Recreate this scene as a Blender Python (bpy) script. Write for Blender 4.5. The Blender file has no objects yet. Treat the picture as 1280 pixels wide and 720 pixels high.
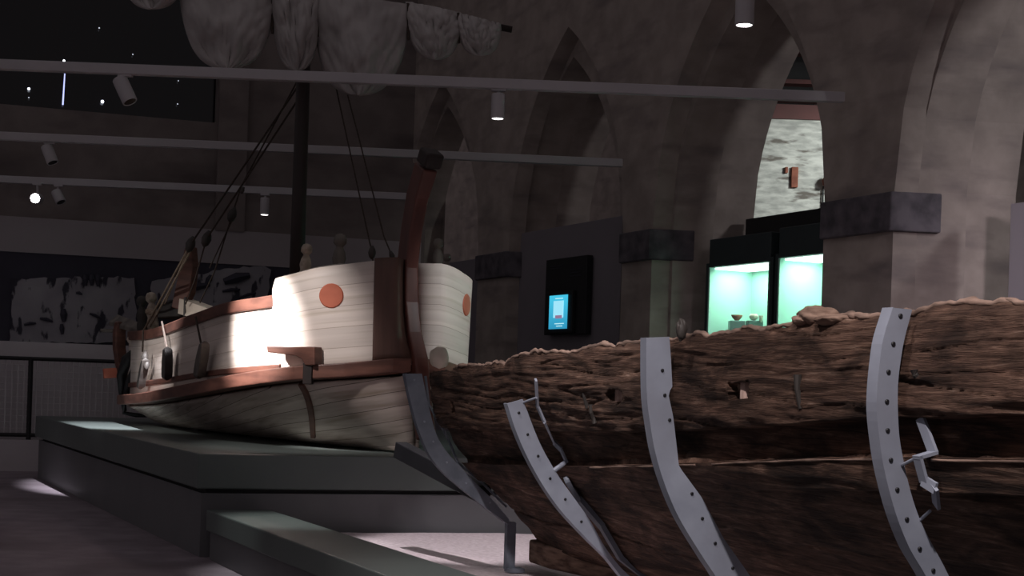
import bpy, bmesh, math, random
from mathutils import Vector, noise
random.seed(7)
C = bpy.data.collections.new('museum'); bpy.context.scene.collection.children.link(C)
# ------------------------------------------------------------------ camera model (survey of the photograph)
F = 1800.0; H = 1.6; ROLL = 0.033; HOR = 120.0
cr, sr = math.cos(ROLL), math.sin(ROLL)
def ray(x, y):
    dx, dy = x-640, y-360
    u = dx*cr+dy*sr; v = -dx*sr+dy*cr-HOR
    return u/F, -v/F
def at(x, y, Y):
    a, b = ray(x, y); return Vector((a*Y, Y, H+b*Y))
def atz(x, y, z):
    a, b = ray(x, y); Y = (z-H)/b; return Vector((a*Y, Y, z))
def proj(p):
    u = p[0]/p[1]*F; v = -(p[2]-H)/p[1]*F+HOR
    return 640+u*cr-v*sr, 360+u*sr+v*cr
AD = -0.493                                   # the arcade runs along (AD, 1)
def arc_pt(x, y, X0):                         # point on a plane parallel to the arcade
    a, b = ray(x, y); Y = X0/(a-AD); return Vector((a*Y, Y, H+b*Y))
WS = 0.34                                     # the end wall
def wallY(X, off=0): return 22.9+WS*(X+8.1)-off
def wall_pt(x, y, off=0):
    a, b = ray(x, y); Y = (22.9+WS*8.1-off)/(1-WS*a); return Vector((a*Y, Y, H+b*Y))
# ------------------------------------------------------------------ helpers
def pchip(tab):
    xs = [t[0] for t in tab]; ys = [t[1] for t in tab]; n = len(xs)
    h = [xs[i+1]-xs[i] for i in range(n-1)]; d = [(ys[i+1]-ys[i])/h[i] for i in range(n-1)]
    m = [d[0]]+[0 if d[i-1]*d[i] <= 0 else 2*d[i-1]*d[i]/(d[i-1]+d[i]) for i in range(1, n-1)]+[d[-1]]
    def f(x):
        if x <= xs[0]: return ys[0]+m[0]*(x-xs[0])
        if x >= xs[-1]: return ys[-1]+m[-1]*(x-xs[-1])
        i = 0
        while x > xs[i+1]: i += 1
        t = (x-xs[i])/h[i]; t2 = t*t; t3 = t2*t
        return (2*t3-3*t2+1)*ys[i]+(t3-2*t2+t)*h[i]*m[i]+(-2*t3+3*t2)*ys[i+1]+(t3-t2)*h[i]*m[i+1]
    return f
def tag(o, label=None, cat=None, group=None, kind=None):
    if label: o['label'] = label
    if cat: o['category'] = cat
    if group: o['group'] = group
    if kind: o['kind'] = kind
    return o
def thing(name, label, cat, loc, group=None):
    o = bpy.data.objects.new(name, None); C.objects.link(o); o.location = loc
    o.empty_display_size = 0.1
    return tag(o, label, cat, group)
def wloc(o):
    l = Vector((0, 0, 0))
    while o: l = l+o.location; o = o.parent
    return l
def obj(name, bm, mat, parent=None, smooth=False, origin=None):
    me = bpy.data.meshes.new(name)
    if parent: off = wloc(parent)
    elif origin is not None: off = Vector(origin)
    else:
        vs = [v.co for v in bm.verts]
        off = Vector(((min(v.x for v in vs)+max(v.x for v in vs))/2, (min(v.y for v in vs)+max(v.y for v in vs))/2, min(v.z for v in vs)))
    for v in bm.verts: v.co -= off
    bmesh.ops.recalc_face_normals(bm, faces=bm.faces)
    for f in bm.faces: f.smooth = smooth
    bm.to_mesh(me); bm.free()
    me.materials.append(mat)
    o = bpy.data.objects.new(name, me); C.objects.link(o)
    if parent: o.parent = parent
    else: o.location = off
    return o
def mod_bevel(o, w=0.01, seg=2):
    m = o.modifiers.new('bevel', 'BEVEL'); m.width = w; m.segments = seg; m.limit_method = 'ANGLE'; return o
def mod_solid(o, t, off=-1):
    m = o.modifiers.new('solid', 'SOLIDIFY'); m.thickness = t; m.offset = off; return o
def hexa(bm, p):                              # 8 points: bottom 4 then top 4
    v = [bm.verts.new(q) for q in p]
    for f in ((0,1,2,3), (4,5,6,7), (0,1,5,4), (1,2,6,5), (2,3,7,6), (3,0,4,7)):
        bm.faces.new([v[i] for i in f])
def prism(bm, pts, ext):                      # polygon extruded along ext
    ext = Vector(ext)
    a = [bm.verts.new(p) for p in pts]; b = [bm.verts.new(Vector(p)+ext) for p in pts]
    bm.faces.new(a); bm.faces.new(b)
    n = len(pts)
    for i in range(n): bm.faces.new((a[i], a[(i+1) % n], b[(i+1) % n], b[i]))
def box(bm, c, sx, sy, sz, ax=None, az=None):
    c = Vector(c); ax = Vector(ax or (1,0,0)).normalized(); az = Vector(az or (0,0,1)).normalized()
    ay = az.cross(ax).normalized(); az = ax.cross(ay)
    X, Y, Z = ax*sx/2, ay*sy/2, az*sz/2
    hexa(bm, [c-X-Y-Z, c+X-Y-Z, c+X+Y-Z, c-X+Y-Z, c-X-Y+Z, c+X-Y+Z, c+X+Y+Z, c-X+Y+Z])
def frame_of(d):
    d = Vector(d).normalized(); up = Vector((0,0,1)) if abs(d.z) < .95 else Vector((0,1,0))
    a = d.cross(up).normalized(); return a, d.cross(a).normalized(), d
def tube(bm, pts, r, n=8, cap=True):
    pts = [Vector(p) for p in pts]; rs = r if isinstance(r, (list, tuple)) else [r]*len(pts)
    rings = []
    for i, p in enumerate(pts):
        d = (pts[min(i+1, len(pts)-1)]-pts[max(i-1, 0)]); a, b, _ = frame_of(d)
        if rings and a.dot(pa) < 0: a, b = -a, -b
        pa = a
        rings.append([bm.verts.new(p+(a*math.cos(2*math.pi*k/n)+b*math.sin(2*math.pi*k/n))*rs[i]) for k in range(n)])
    for A, B in zip(rings, rings[1:]):
        for k in range(n): bm.faces.new((A[k], A[(k+1) % n], B[(k+1) % n], B[k]))
    if cap: bm.faces.new(rings[0]); bm.faces.new(rings[-1])
def lathe(bm, base, prof, d=(0,0,1), n=20):
    a, b, d = frame_of(d); base = Vector(base); rings = []
    for r, z in prof:
        rings.append([bm.verts.new(base+d*z+(a*math.cos(2*math.pi*k/n)+b*math.sin(2*math.pi*k/n))*max(r, .0005)) for k in range(n)])
    for A, B in zip(rings, rings[1:]):
        for k in range(n): bm.faces.new((A[k], A[(k+1) % n], B[(k+1) % n], B[k]))
    bm.faces.new(rings[0]); bm.faces.new(rings[-1])
def grid(bm, rows, skip=None, uv=None):
    V = [[bm.verts.new(p) for p in r] for r in rows]
    L = bm.loops.layers.uv.verify() if uv else None
    for i in range(len(V)-1):
        for j in range(len(V[0])-1):
            if skip and skip(i, j): continue
            f = bm.faces.new((V[i][j], V[i][j+1], V[i+1][j+1], V[i+1][j]))
            if uv:
                for l, (a, b) in zip(f.loops, ((i, j), (i, j+1), (i+1, j+1), (i+1, j))): l[L].uv = uv[a][b]
    return V
def nb(): return bmesh.new()
# ------------------------------------------------------------------ materials
def new_mat(name):
    m = bpy.data.materials.new(name); m.use_nodes = True
    return m, m.node_tree.nodes, m.node_tree.links, m.node_tree.nodes['Principled BSDF']
def rgb(r, g, b):                             # sRGB 0..255 -> linear
    return tuple(((c/255)/12.92 if c/255 <= .04045 else ((c/255+.055)/1.055)**2.4) for c in (r, g, b))+(1,)
def mat(name, c1, c2=None, scale=(3,3,3), rough=.7, bump=0.0, detail=6, metal=0, lo=.35, hi=.65, distort=0.0, c3=None, s3=(1,1,1), m3=(.55,.7), uv=False, rot=0.0, bscale=None, spec=None):
    m, N, L, B = new_mat(name)
    B.inputs['Roughness'].default_value = rough; B.inputs['Metallic'].default_value = metal
    if spec is not None: B.inputs['Specular IOR Level'].default_value = spec
    c2 = c2 or c1
    tc = N.new('ShaderNodeTexCoord'); mp = N.new('ShaderNodeMapping'); mp.inputs['Scale'].default_value = scale; mp.inputs['Rotation'].default_value = (0,0,rot)
    src = tc.outputs['UV' if uv else 'Object']
    if rot:
        m0 = N.new('ShaderNodeMapping'); m0.inputs['Rotation'].default_value = (0,0,rot); L.new(src, m0.inputs['Vector']); src = m0.outputs[0]
        mp.inputs['Rotation'].default_value = (0,0,0)
    L.new(src, mp.inputs['Vector'])
    nz = N.new('ShaderNodeTexNoise'); nz.inputs['Scale'].default_value = 1; nz.inputs['Detail'].default_value = detail; nz.inputs['Distortion'].default_value = distort
    L.new(mp.outputs[0], nz.inputs['Vector'])
    rp = N.new('ShaderNodeValToRGB'); rp.color_ramp.elements[0].position = lo; rp.color_ramp.elements[1].position = hi
    rp.color_ramp.elements[0].color = c1; rp.color_ramp.elements[1].color = c2
    L.new(nz.outputs['Fac'], rp.inputs[0]); col = rp.outputs[0]
    if c3:
        mp3 = N.new('ShaderNodeMapping'); mp3.inputs['Scale'].default_value = s3; L.new(src, mp3.inputs['Vector'])
        n3 = N.new('ShaderNodeTexNoise'); n3.inputs['Scale'].default_value = 1; n3.inputs['Detail'].default_value = 5; L.new(mp3.outputs[0], n3.inputs['Vector'])
        r3 = N.new('ShaderNodeMapRange'); r3.inputs['From Min'].default_value = m3[0]; r3.inputs['From Max'].default_value = m3[1]; L.new(n3.outputs['Fac'], r3.inputs[0])
        mx = N.new('ShaderNodeMixRGB'); L.new(r3.outputs[0], mx.inputs[0]); L.new(col, mx.inputs[1]); mx.inputs[2].default_value = c3; col = mx.outputs[0]
    L.new(col, B.inputs['Base Color'])
    if bump:
        bp = N.new('ShaderNodeBump'); bp.inputs['Strength'].default_value = bump; bp.inputs['Distance'].default_value = .02
        L.new(nz.outputs['Fac'], bp.inputs['Height']); L.new(bp.outputs[0], B.inputs['Normal'])
    m['col'] = 1
    return m
def planks(m, n_v, width=.04, dark=(.25,.2,.17,1), joints=None):     # seams drawn with the UV map: u along, v across n_v planks
    N, L = m.node_tree.nodes, m.node_tree.links; B = N['Principled BSDF']
    src = B.inputs['Base Color'].links[0].from_socket
    tc = N.new('ShaderNodeTexCoord'); sp = N.new('ShaderNodeSeparateXYZ'); L.new(tc.outputs['UV'], sp.inputs[0])
    mu = N.new('ShaderNodeMath'); mu.operation = 'MULTIPLY'; mu.inputs[1].default_value = n_v; L.new(sp.outputs['Y'], mu.inputs[0])
    fr = N.new('ShaderNodeMath'); fr.operation = 'FRACT'; L.new(mu.outputs[0], fr.inputs[0])
    lt = N.new('ShaderNodeMath'); lt.operation = 'LESS_THAN'; lt.inputs[1].default_value = width; L.new(fr.outputs[0], lt.inputs[0])
    mx = N.new('ShaderNodeMixRGB'); L.new(lt.outputs[0], mx.inputs[0]); L.new(src, mx.inputs[1]); mx.inputs[2].default_value = dark
    fl = N.new('ShaderNodeMath'); fl.operation = 'FLOOR'; L.new(mu.outputs[0], fl.inputs[0])
    wn = N.new('ShaderNodeTexWhiteNoise'); wn.noise_dimensions = '1D'; L.new(fl.outputs[0], wn.inputs['W'])
    mr = N.new('ShaderNodeMapRange'); mr.inputs['To Min'].default_value = .9; mr.inputs['To Max'].default_value = 1.03; L.new(wn.outputs['Value'], mr.inputs[0])
    m2 = N.new('ShaderNodeMixRGB'); m2.blend_type = 'MULTIPLY'; m2.inputs[0].default_value = 1; L.new(mx.outputs[0], m2.inputs[1]); L.new(mr.outputs[0], m2.inputs[2])
    L.new(m2.outputs[0], B.inputs['Base Color']); return m
def emis(name, col, s):
    m, N, L, B = new_mat(name); B.inputs['Base Color'].default_value = col; B.inputs['Emission Color'].default_value = col; B.inputs['Emission Strength'].default_value = s; return m
M = {}
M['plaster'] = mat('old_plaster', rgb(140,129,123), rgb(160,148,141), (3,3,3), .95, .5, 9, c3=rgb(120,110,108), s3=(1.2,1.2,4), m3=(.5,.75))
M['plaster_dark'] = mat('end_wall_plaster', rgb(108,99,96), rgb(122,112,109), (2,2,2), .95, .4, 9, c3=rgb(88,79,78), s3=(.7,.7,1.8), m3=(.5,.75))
M['brick'] = mat('whitewashed_masonry', rgb(160,160,155), rgb(205,205,198), (4,4,13), .95, .5, 8, c3=rgb(110,104,98), s3=(2,2,8), m3=(.58,.68))
M['capital'] = mat('grey_stone', rgb(62,58,64), rgb(98,92,98), (5,5,5), .85, .4, 8)
M['panel'] = mat('painted_panel', rgb(118,112,118), rgb(124,118,124), (1,1,1), .8)
M['panel_dark'] = mat('graphite_panel', rgb(20,20,23), rgb(24,24,27), (3,3,3), .6)
M['mural_back'] = mat('midnight_backing', rgb(46,44,56), rgb(52,50,62), (2,2,2), .8)
M['band'] = mat('grey_band', rgb(150,142,144), rgb(155,147,149), (1,1,1), .85)
M['pale_wall'] = mat('pale_low_wall', rgb(186,179,182), rgb(192,185,188), (1,1,1), .85)
M['floor'] = mat('stone_floor', rgb(128,116,124), rgb(150,138,146), (3,3,3), .6, .05, 5, c3=rgb(110,98,104), s3=(.7,.7,.7), m3=(.5,.7))
M['plinth'] = mat('green_grey_laminate', rgb(92,100,98), rgb(97,105,102), (2,2,2), .42)
M['plinth_base'] = mat('grey_laminate', rgb(98,98,101), rgb(104,104,106), (2,2,2), .5)
M['sand'] = mat('pale_sand', rgb(196,180,184), rgb(220,206,210), (30,30,30), .95, .5, 8)
M['black'] = mat('black_paint', rgb(14,13,15), rgb(20,19,21), (4,4,4), .6)
M['glass_dark'] = mat('night_glass', rgb(5,4,8), rgb(8,6,11), (1,1,1), .12)
M['white_metal'] = mat('white_lacquer', rgb(170,165,168), rgb(176,171,174), (3,3,3), .55)
M['steel'] = mat('galvanised_steel', rgb(142,148,162), rgb(156,162,176), (6,6,6), .6, .05, 6, metal=0, c3=rgb(134,138,150), s3=(2,2,2), m3=(.5,.7))
M['steel_dark'] = mat('darker_steel', rgb(104,110,122), rgb(124,130,142), (8,8,8), .6, .05, 6, metal=0)
M['bolt'] = mat('dark_bolt', rgb(22,22,26), rgb(30,30,34), (9,9,9), .5)
M['cream'] = planks(mat('cream_painted_planks', rgb(212,198,188), rgb(230,217,207), (.8,9,1), .55, .04, 6, c3=rgb(190,174,156), s3=(.6,14,1), m3=(.55,.75), uv=True), 5, .02, rgb(160,138,120))
M['cream_low'] = planks(mat('weathered_cream_planks', rgb(176,160,150), rgb(212,198,188), (1,6,1), .7, .08, 7, c3=rgb(150,134,118), s3=(1.5,9,1), m3=(.5,.72), uv=True), 6, .035, rgb(80,66,56))
M['cream_plain'] = mat('cream_paint', rgb(206,192,176), rgb(226,213,196), (4,4,4), .55, .1)
M['oxide'] = mat('red_brown_timber', rgb(86,54,45), rgb(116,76,63), (3,3,14), .5, .15, 6)
M['oxide_red'] = mat('brick_red_paint', rgb(178,92,66), rgb(192,104,76), (3,3,6), .5)
M['stem'] = mat('oiled_dark_timber', rgb(78,44,38), rgb(104,60,50), (6,6,1.5), .4, .2, 6)
M['brown_panel'] = mat('brown_stained_planks', rgb(84,60,52), rgb(104,76,66), (8,8,1), .5, .2, 6)
M['mast'] = mat('tarred_spar', rgb(34,24,22), rgb(46,33,30), (8,8,.8), .6, .1)
M['wood_grey'] = mat('grey_weathered_timber', rgb(84,78,74), rgb(122,114,106), (8,8,2), .7, .3)
M['wood_dark'] = mat('dark_fender_timber', rgb(44,40,38), rgb(66,60,56), (8,8,2), .6, .2)
M['wood_pale'] = mat('pale_carved_timber', rgb(160,146,130), rgb(206,192,174), (14,14,14), .6, .3)
M['rope'] = mat('tarred_rope', rgb(52,44,40), rgb(80,68,60), (60,60,60), .9, .4)
M['rope_pale'] = mat('hemp_rope', rgb(140,122,104), rgb(176,158,138), (60,60,60), .9, .4)
M['sail'] = mat('undyed_sailcloth', rgb(158,152,150), rgb(178,172,170), (3,3,3), .9, .2, 6)
M['red_beam'] = mat('red_painted_beam', rgb(78,42,40), rgb(90,48,46), (2,2,2), .7)
M['case_green'] = mat('mint_case_lining', rgb(172,220,203), rgb(176,223,207), (2,2,2), .7)
M['case_frame'] = mat('dark_teal_frame', rgb(34,44,46), rgb(40,50,52), (3,3,3), .5)
M['pottery'] = mat('glazed_pottery', rgb(170,160,140), rgb(210,202,186), (18,18,18), .4)
M['acrylic'] = mat('grey_stand', rgb(90,110,108), rgb(100,122,118), (5,5,5), .3)
M['rust'] = mat('rusty_iron', rgb(120,70,56), rgb(150,92,74), (9,9,9), .9)
# old hull wood: grain running along U, knots, pale abraded patches
def wreck_mat(name):
    m, N, L, B = new_mat(name)
    tc = N.new('ShaderNodeTexCoord'); 
    def nz(scale, det=8, dist=0, rgh=.6):
        mp = N.new('ShaderNodeMapping'); mp.inputs['Scale'].default_value = scale; L.new(tc.outputs['UV'], mp.inputs[0])
        n = N.new('ShaderNodeTexNoise'); n.inputs['Scale'].default_value = 1; n.inputs['Detail'].default_value = det; n.inputs['Roughness'].default_value = rgh; n.inputs['Distortion'].default_value = dist
        L.new(mp.outputs[0], n.inputs['Vector']); return n
    g = nz((2.2,34,1), 10, 1.4, .72); p = nz((2.0,6,1), 7, .9); fine = nz((12,150,1), 6, .6)
    r = N.new('ShaderNodeValToRGB'); E = r.color_ramp.elements; E[0].position = .3; E[0].color = rgb(52,36,28); E[1].position = .72; E[1].color = rgb(162,140,126)
    e = E.new(.45); e.color = rgb(84,63,53); e = E.new(.58); e.color = rgb(118,93,79)
    L.new(g.outputs['Fac'], r.inputs[0])
    r2 = N.new('ShaderNodeValToRGB'); E = r2.color_ramp.elements; E[0].position = .38; E[0].color = (.26,.24,.23,1); E[1].position = .68; E[1].color = (1.35,1.3,1.28,1)
    L.new(p.outputs['Fac'], r2.inputs[0])
    mx = N.new('ShaderNodeMixRGB'); mx.blend_type = 'MULTIPLY'; mx.inputs[0].default_value = 1; L.new(r.outputs[0], mx.inputs[1]); L.new(r2.outputs[0], mx.inputs[2])
    L.new(mx.outputs[0], B.inputs['Base Color']); B.inputs['Roughness'].default_value = .8; B.inputs['Specular IOR Level'].default_value = .25
    ad = N.new('ShaderNodeMath'); ad.operation = 'ADD'; L.new(g.outputs['Fac'], ad.inputs[0]); L.new(fine.outputs['Fac'], ad.inputs[1])
    bp = N.new('ShaderNodeBump'); bp.inputs['Strength'].default_value = .9; bp.inputs['Distance'].default_value = .02; L.new(ad.outputs[0], bp.inputs['Height']); L.new(bp.outputs[0], B.inputs['Normal'])
    return m
M['wreck'] = wreck_mat('waterlogged_oak')
M['bright_spot'] = mat('pale_bright_spot', rgb(170,140,128), rgb(205,178,166), (20,20,20), .8, .3)
M['pale_oak'] = mat('abraded_and_highlight_oak', rgb(92,74,64), rgb(152,126,112), (5,5,20), .85, .7, 8)
M['wreck_chunk'] = mat('eroded_oak', rgb(90,68,56), rgb(150,124,108), (6,6,30), .85, .6, 8)
# ------------------------------------------------------------------ setting: floor
bm = nb(); box(bm, (0, 21, -.05), 44, 50, .1); obj('floor', bm, M['floor'])['kind'] = 'structure'
# end wall (left) with a window opening high up
def wall_box(bm, x0, y0, x1, y1, thick, off=0):         # rectangle in the photo lifted onto the wall
    a = wall_pt(x0, y1, off); b = wall_pt(x1, y1, off); c = wall_pt(x1, y0, off); d = wall_pt(x0, y0, off)
    zt = (c.z+d.z)/2; zb = (a.z+b.z)/2
    n = Vector((-WS, 1, 0)).normalized()*thick
    q = [Vector((a.x,a.y,zb)), Vector((b.x,b.y,zb))]
    hexa(bm, [q[0], q[1], q[1]+n, q[0]+n]+[Vector((v.x,v.y,zt)) for v in (q[0], q[1], q[1]+n, q[0]+n)])
    return zb, zt
def wall_span(bm, X0, X1, z0, z1, thick, off=0):
    n = Vector((-WS, 1, 0)).normalized()*thick
    a = Vector((X0, wallY(X0, off), z0)); b = Vector((X1, wallY(X1, off), z0)); up = Vector((0,0,z1-z0))
    hexa(bm, [a, b, b+n, a+n, a+up, b+up, b+up+n, a+up+n])
wz = wall_pt(150, 143).z; wx = wall_pt(272, 120).x
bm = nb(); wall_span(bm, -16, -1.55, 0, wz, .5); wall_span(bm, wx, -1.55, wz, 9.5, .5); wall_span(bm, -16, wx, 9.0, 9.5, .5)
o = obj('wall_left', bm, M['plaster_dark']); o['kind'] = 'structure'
bm = nb(); wall_span(bm, -16, wx, wz, 9.0, .06, -.3); w = obj('window_1', bm, M['glass_dark']); w['kind'] = 'structure'
# pilaster beside the window
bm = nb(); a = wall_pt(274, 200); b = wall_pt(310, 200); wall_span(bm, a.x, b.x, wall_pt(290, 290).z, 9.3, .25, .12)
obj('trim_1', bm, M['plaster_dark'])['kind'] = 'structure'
# pale band, dark mural backing, pale lower wall
zb1 = wall_pt(170, 281).z; zb2 = wall_pt(170, 324).z; zb3 = wall_pt(100, 430).z; 
bm = nb(); wall_span(bm, -16, -1.6, zb2, zb1, .12, .1); obj('trim_2', bm, M['band'])['kind'] = 'structure'
bm = nb(); wall_span(bm, -16, -1.6, zb3, zb2, .1, .08); obj('trim_3', bm, M['mural_back'])['kind'] = 'structure'
bm = nb(); wall_span(bm, -16, -1.6, .0, zb3, .2, .18); obj('trim_4', bm, M['pale_wall'])['kind'] = 'structure'
# skirting bench below the railing
zb4 = wall_pt(20, 550, .8).z
bm = nb(); wall_span(bm, -16, -1.9, 0, zb4, .5, .8); obj('baseboard_left', bm, M['pale_wall'])['kind'] = 'structure'
# murals
mm = mat('worn_relief_plaster', rgb(128,124,130), rgb(150,146,150), (1.5,1.5,1.5), .9, .6, 9, c3=rgb(48,46,56), s3=(5,5,2.2), m3=(.55,.6))
def mural(pts, label, cuts):
    bm = nb(); n = Vector((-WS,1,0)).normalized()*-.05
    P = []
    for k in range(len(pts)):
        a, b = pts[k], pts[(k+1) % len(pts)]; m_ = max(1, int(math.hypot(b[0]-a[0], b[1]-a[1])/6))
        for i in range(m_):
            t = i/m_; x = a[0]+(b[0]-a[0])*t; y = a[1]+(b[1]-a[1])*t
            s = 2.2*noise.noise(Vector((x*.11, y*.11, 3)))
            P.append(wall_pt(x+s, y+1.4*s, .1))
    prism(bm, P, n); o = obj('wall_relief', bm, mm); tag(o, label, 'relief')
    m = o
    for (x0, y0, x1, y1, w_) in cuts:
        bm = nb(); a = wall_pt(x0, y0, .165); b = wall_pt(x1, y1, .165); tube(bm, [a, (a+b)/2+Vector((0,0,.01)), b], [w_*.6, w_, w_*.5], 6)
        obj('dark_motif', bm, M['mural_back'], m)
mural([(14,350),(100,346),(104,352),(128,346),(168,348),(171,425),(120,429),(12,427),(15,390)], 'grey worn relief slab on dark blue backing at far left of wall',
      [(106,343,107,357,.05),(114,343,115,357,.05),(122,343,123,358,.05),(79,386,80,402,.06),(95,366,103,368,.03),(30,406,45,404,.03),(50,398,66,402,.035),(112,392,126,398,.03),(77,405,78,418,.04)])
mural([(190,352),(212,347),(240,345),(280,336),(330,333),(338,337),(334,372),(300,388),(186,396),(186,372)], 'grey relief slab behind the light ship, right of the larger relief',
      [(280,352,312,344,.10),(232,362,262,356,.07),(258,356,264,344,.06),(278,364,300,362,.035),(300,372,320,366,.03)])
# ------------------------------------------------------------------ arcade (right)
SP = 3.6
def arch_layer(name, X0, thick, bays, w, rise, mat_, sp=SP, y0=8.0, y1=25.0, ztop=9.0, E=(1, .12)):
    R = (w*w+rise*rise)/(2*w); cols = [(y0, 0)]
    for c in sorted(bays):
        cols.append((c-w, 0)); cols.append((c-w, sp))
        n = 36
        for i in range(1, n):
            x = -w+2*w*i/n; ax = abs(x); cols.append((c+x, sp+math.sqrt(max(0, R*R-(ax-w+R)**2))))
        cols.append((c+w, sp)); cols.append((c+w, 0))
    cols.append((y1, 0))
    bm = nb(); e = Vector((E[0]*thick, E[1]*thick, 0)); rows = []
    for Y, zl in cols:
        p = Vector((X0+AD*Y, Y, 0)); lo = Vector((0,0,zl)); hi = Vector((0,0,ztop))
        rows.append([p+hi, p+lo, p+lo+e, p+hi+e])
    V = [[bm.verts.new(q) for q in r] for r in rows]
    for i in range(len(V)-1):
        A, B = V[i], V[i+1]; same = abs(cols[i][0]-cols[i+1][0]) < 1e-6
        for j in range(4):
            k = (j+1) % 4
            if same and j != 1: continue
            bm.faces.new((A[j], A[k], B[k], B[j]))
    o = obj(name, bm, mat_); o['kind'] = 'structure'; return o
XA, XB, XC = 10.55, 10.795, 11.322
bays2 = [8.75, 12.65, 16.55, 20.35, 24.3]
arch_layer('wall_right', XA, .235, [9.0-.4, 12.45, 16.4, 20.05, 24.0], 1.5, 3.0, M['plaster'], y1=25.2)
arch_layer('wall_right', XB, .50, bays2, 1.33, 2.65, M['plaster'], y1=25.4)
arch_layer('wall_right', XC, .50, [b+.06 for b in bays2[:4]], 1.33, 2.65, M['plaster'], y1=22.6)
# capitals: bands wrapping each pier
def capital(k, Yf, Yn, ext, z0=3.2, z1=3.58):
    bm = nb(); a = Vector((XA+AD*Yf, Yf, 0)); b = Vector((XA+AD*Yn, Yn, 0)); out = Vector((-.05, -.025, 0))
    e = Vector((1, .06, 0))
    P = [a+out, b+out+Vector((0,-.04,0)), b+e*ext+Vector((0,-.04,0)), b+e*ext+Vector((0,.3,0)), a+e*ext+Vector((0,.05,0)), a+e*.3+Vector((0,.05,0)), a+Vector((0,.05,0))]
    prism(bm, [p+Vector((0,0,z0)) for p in P], (0,0,z1-z0))
    mod_bevel(obj('trim_%d' % k, bm, M['capital']), .015)['kind'] = 'structure'
capital(5, 14.9, 13.95, .46); capital(6, 18.55, 17.9, .52); capital(7, 22.5, 21.55, .42)
# aisle beyond: outer wall, whitewashed gable wall and its roof beams
bm = nb(); prism(bm, [Vector((17.5+AD*44, 44, 0)), Vector((17.5+AD*9, 9, 0)), Vector((17.9+AD*9, 9.2, 0)), Vector((17.9+AD*44, 44.2, 0))], (0,0,9)); obj('wall_back', bm, M['plaster'])['kind'] = 'structure'
YB = 24.0
a = at(962, 148, YB); b = at(1075, 151, YB)
bm = nb(); box(bm, ((a.x+b.x)/2, YB+.2, (a.z)/2), b.x-a.x+.9, .4, a.z); o = obj('wall_far', bm, M['brick']); o['kind'] = 'structure'
bm = nb(); box(bm, (7.2, YB+1.2, 9.0-.3), 7.4, .3, 8); obj('ceiling', bm, M['black'])['kind'] = 'structure'
for k, (y, hgt, m_) in enumerate(((140, .24, 'red_beam'), (102, .07, 'red_beam'), (64, .07, 'red_beam'), (124, .05, 'red_beam'))):
    p = at(1015, y, YB-.1+k*.05); bm = nb(); box(bm, (p.x, p.y+.15, p.z), 2.2, .25, hgt); obj('trim_%d' % (8+k), bm, M[m_])['kind'] = 'structure'
# rust-stained iron hooks on the whitewashed wall
p = at(1033, 229, YB-.05)
o = thing('wall_lamp', 'small rusty lamp box on a thin conduit on whitewashed wall', 'wall lamp', p-Vector((0,0,.45)))
bm = nb(); lathe(bm, p-Vector((0,.12,0)), [(.04,-.07),(.09,-.05),(.1,.03),(.06,.1),(.02,.12)]); obj('housing', bm, M['rust'], o, True)
bm = nb(); tube(bm, [p-Vector((.05,0,.05)), p-Vector((.055,0,.62))], .014); obj('conduit', bm, M['bolt'], o)
for x, w_, l in ((983, .05, .10), (993.5, .11, .34)):
    bm = nb(); p = at(x, 209, YB-.03); box(bm, p-Vector((0,0,l/2)), w_, .08, l); mod_bevel(obj('wall_bracket', bm, M['rust']), .01)
    tag(bpy.data.objects[-1] if False else C.objects[-1], 'short rusty iron bracket left on the whitewashed wall' if l < .2 else 'longer rusty iron bracket on the whitewashed wall, toward its middle', 'bracket')
# partitions standing inside the arches
def arc_box(bm, x0, y0, x1, y1, X0, thick, zb=None):
    a = arc_pt(x0, y0, X0); b = arc_pt(x1, y0, X0); c = arc_pt(x0, y1, X0); d = arc_pt(x1, y1, X0)
    zt = (a.z+b.z)/2; zl = (c.z+d.z)/2 if zb is None else zb
    n = Vector((1, -AD, 0)).normalized()*thick
    q = [Vector((a.x,a.y,zl)), Vector((b.x,b.y,zl))]; up = Vector((0,0,zt-zl))
    hexa(bm, [q[0], q[1], q[1]+n, q[0]+n, q[0]+up, q[1]+up, q[1]+n+up, q[0]+n+up]); return q[0], q[1], zl, zt
XP = 11.12
Ya, Yb = 22.3, 18.95
bm = nb(); n = Vector((1,-AD,0)).normalized()*.1
def arc_span(bm, Y0, Y1, X0, z0, z1, t=.1):
    n = Vector((1,-AD,0)).normalized()*t
    q = [Vector((X0+AD*Y0, Y0, z0)), Vector((X0+AD*Y1, Y1, z0))]; up = Vector((0,0,z1-z0))
    hexa(bm, [q[0], q[1], q[1]+n, q[0]+n, q[0]+up, q[1]+up, q[1]+n+up, q[0]+n+up])
arc_span(bm, 22.15, 18.9, 10.74, 0, 3.86); tag(mod_bevel(obj('partition_panel', bm, M['panel']), .006), 'grey partition panel filling the arch behind the blue screen', 'partition')
bm = nb(); arc_span(bm, 25.9, 22.75, 10.84, 0, 3.6); tag(mod_bevel(obj('partition_panel', bm, M['panel']), .006), 'farthest grey partition, in the arch nearest the end wall', 'partition')
bm = nb(); arc_span(bm, 13.55, 10.6, XB+.55, 0, 3.45); tag(mod_bevel(obj('partition_panel', bm, mat('white_panel', rgb(190,184,192), None), ), .006), 'white partition panel at the right edge beside the nearest pier', 'partition')
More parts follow.
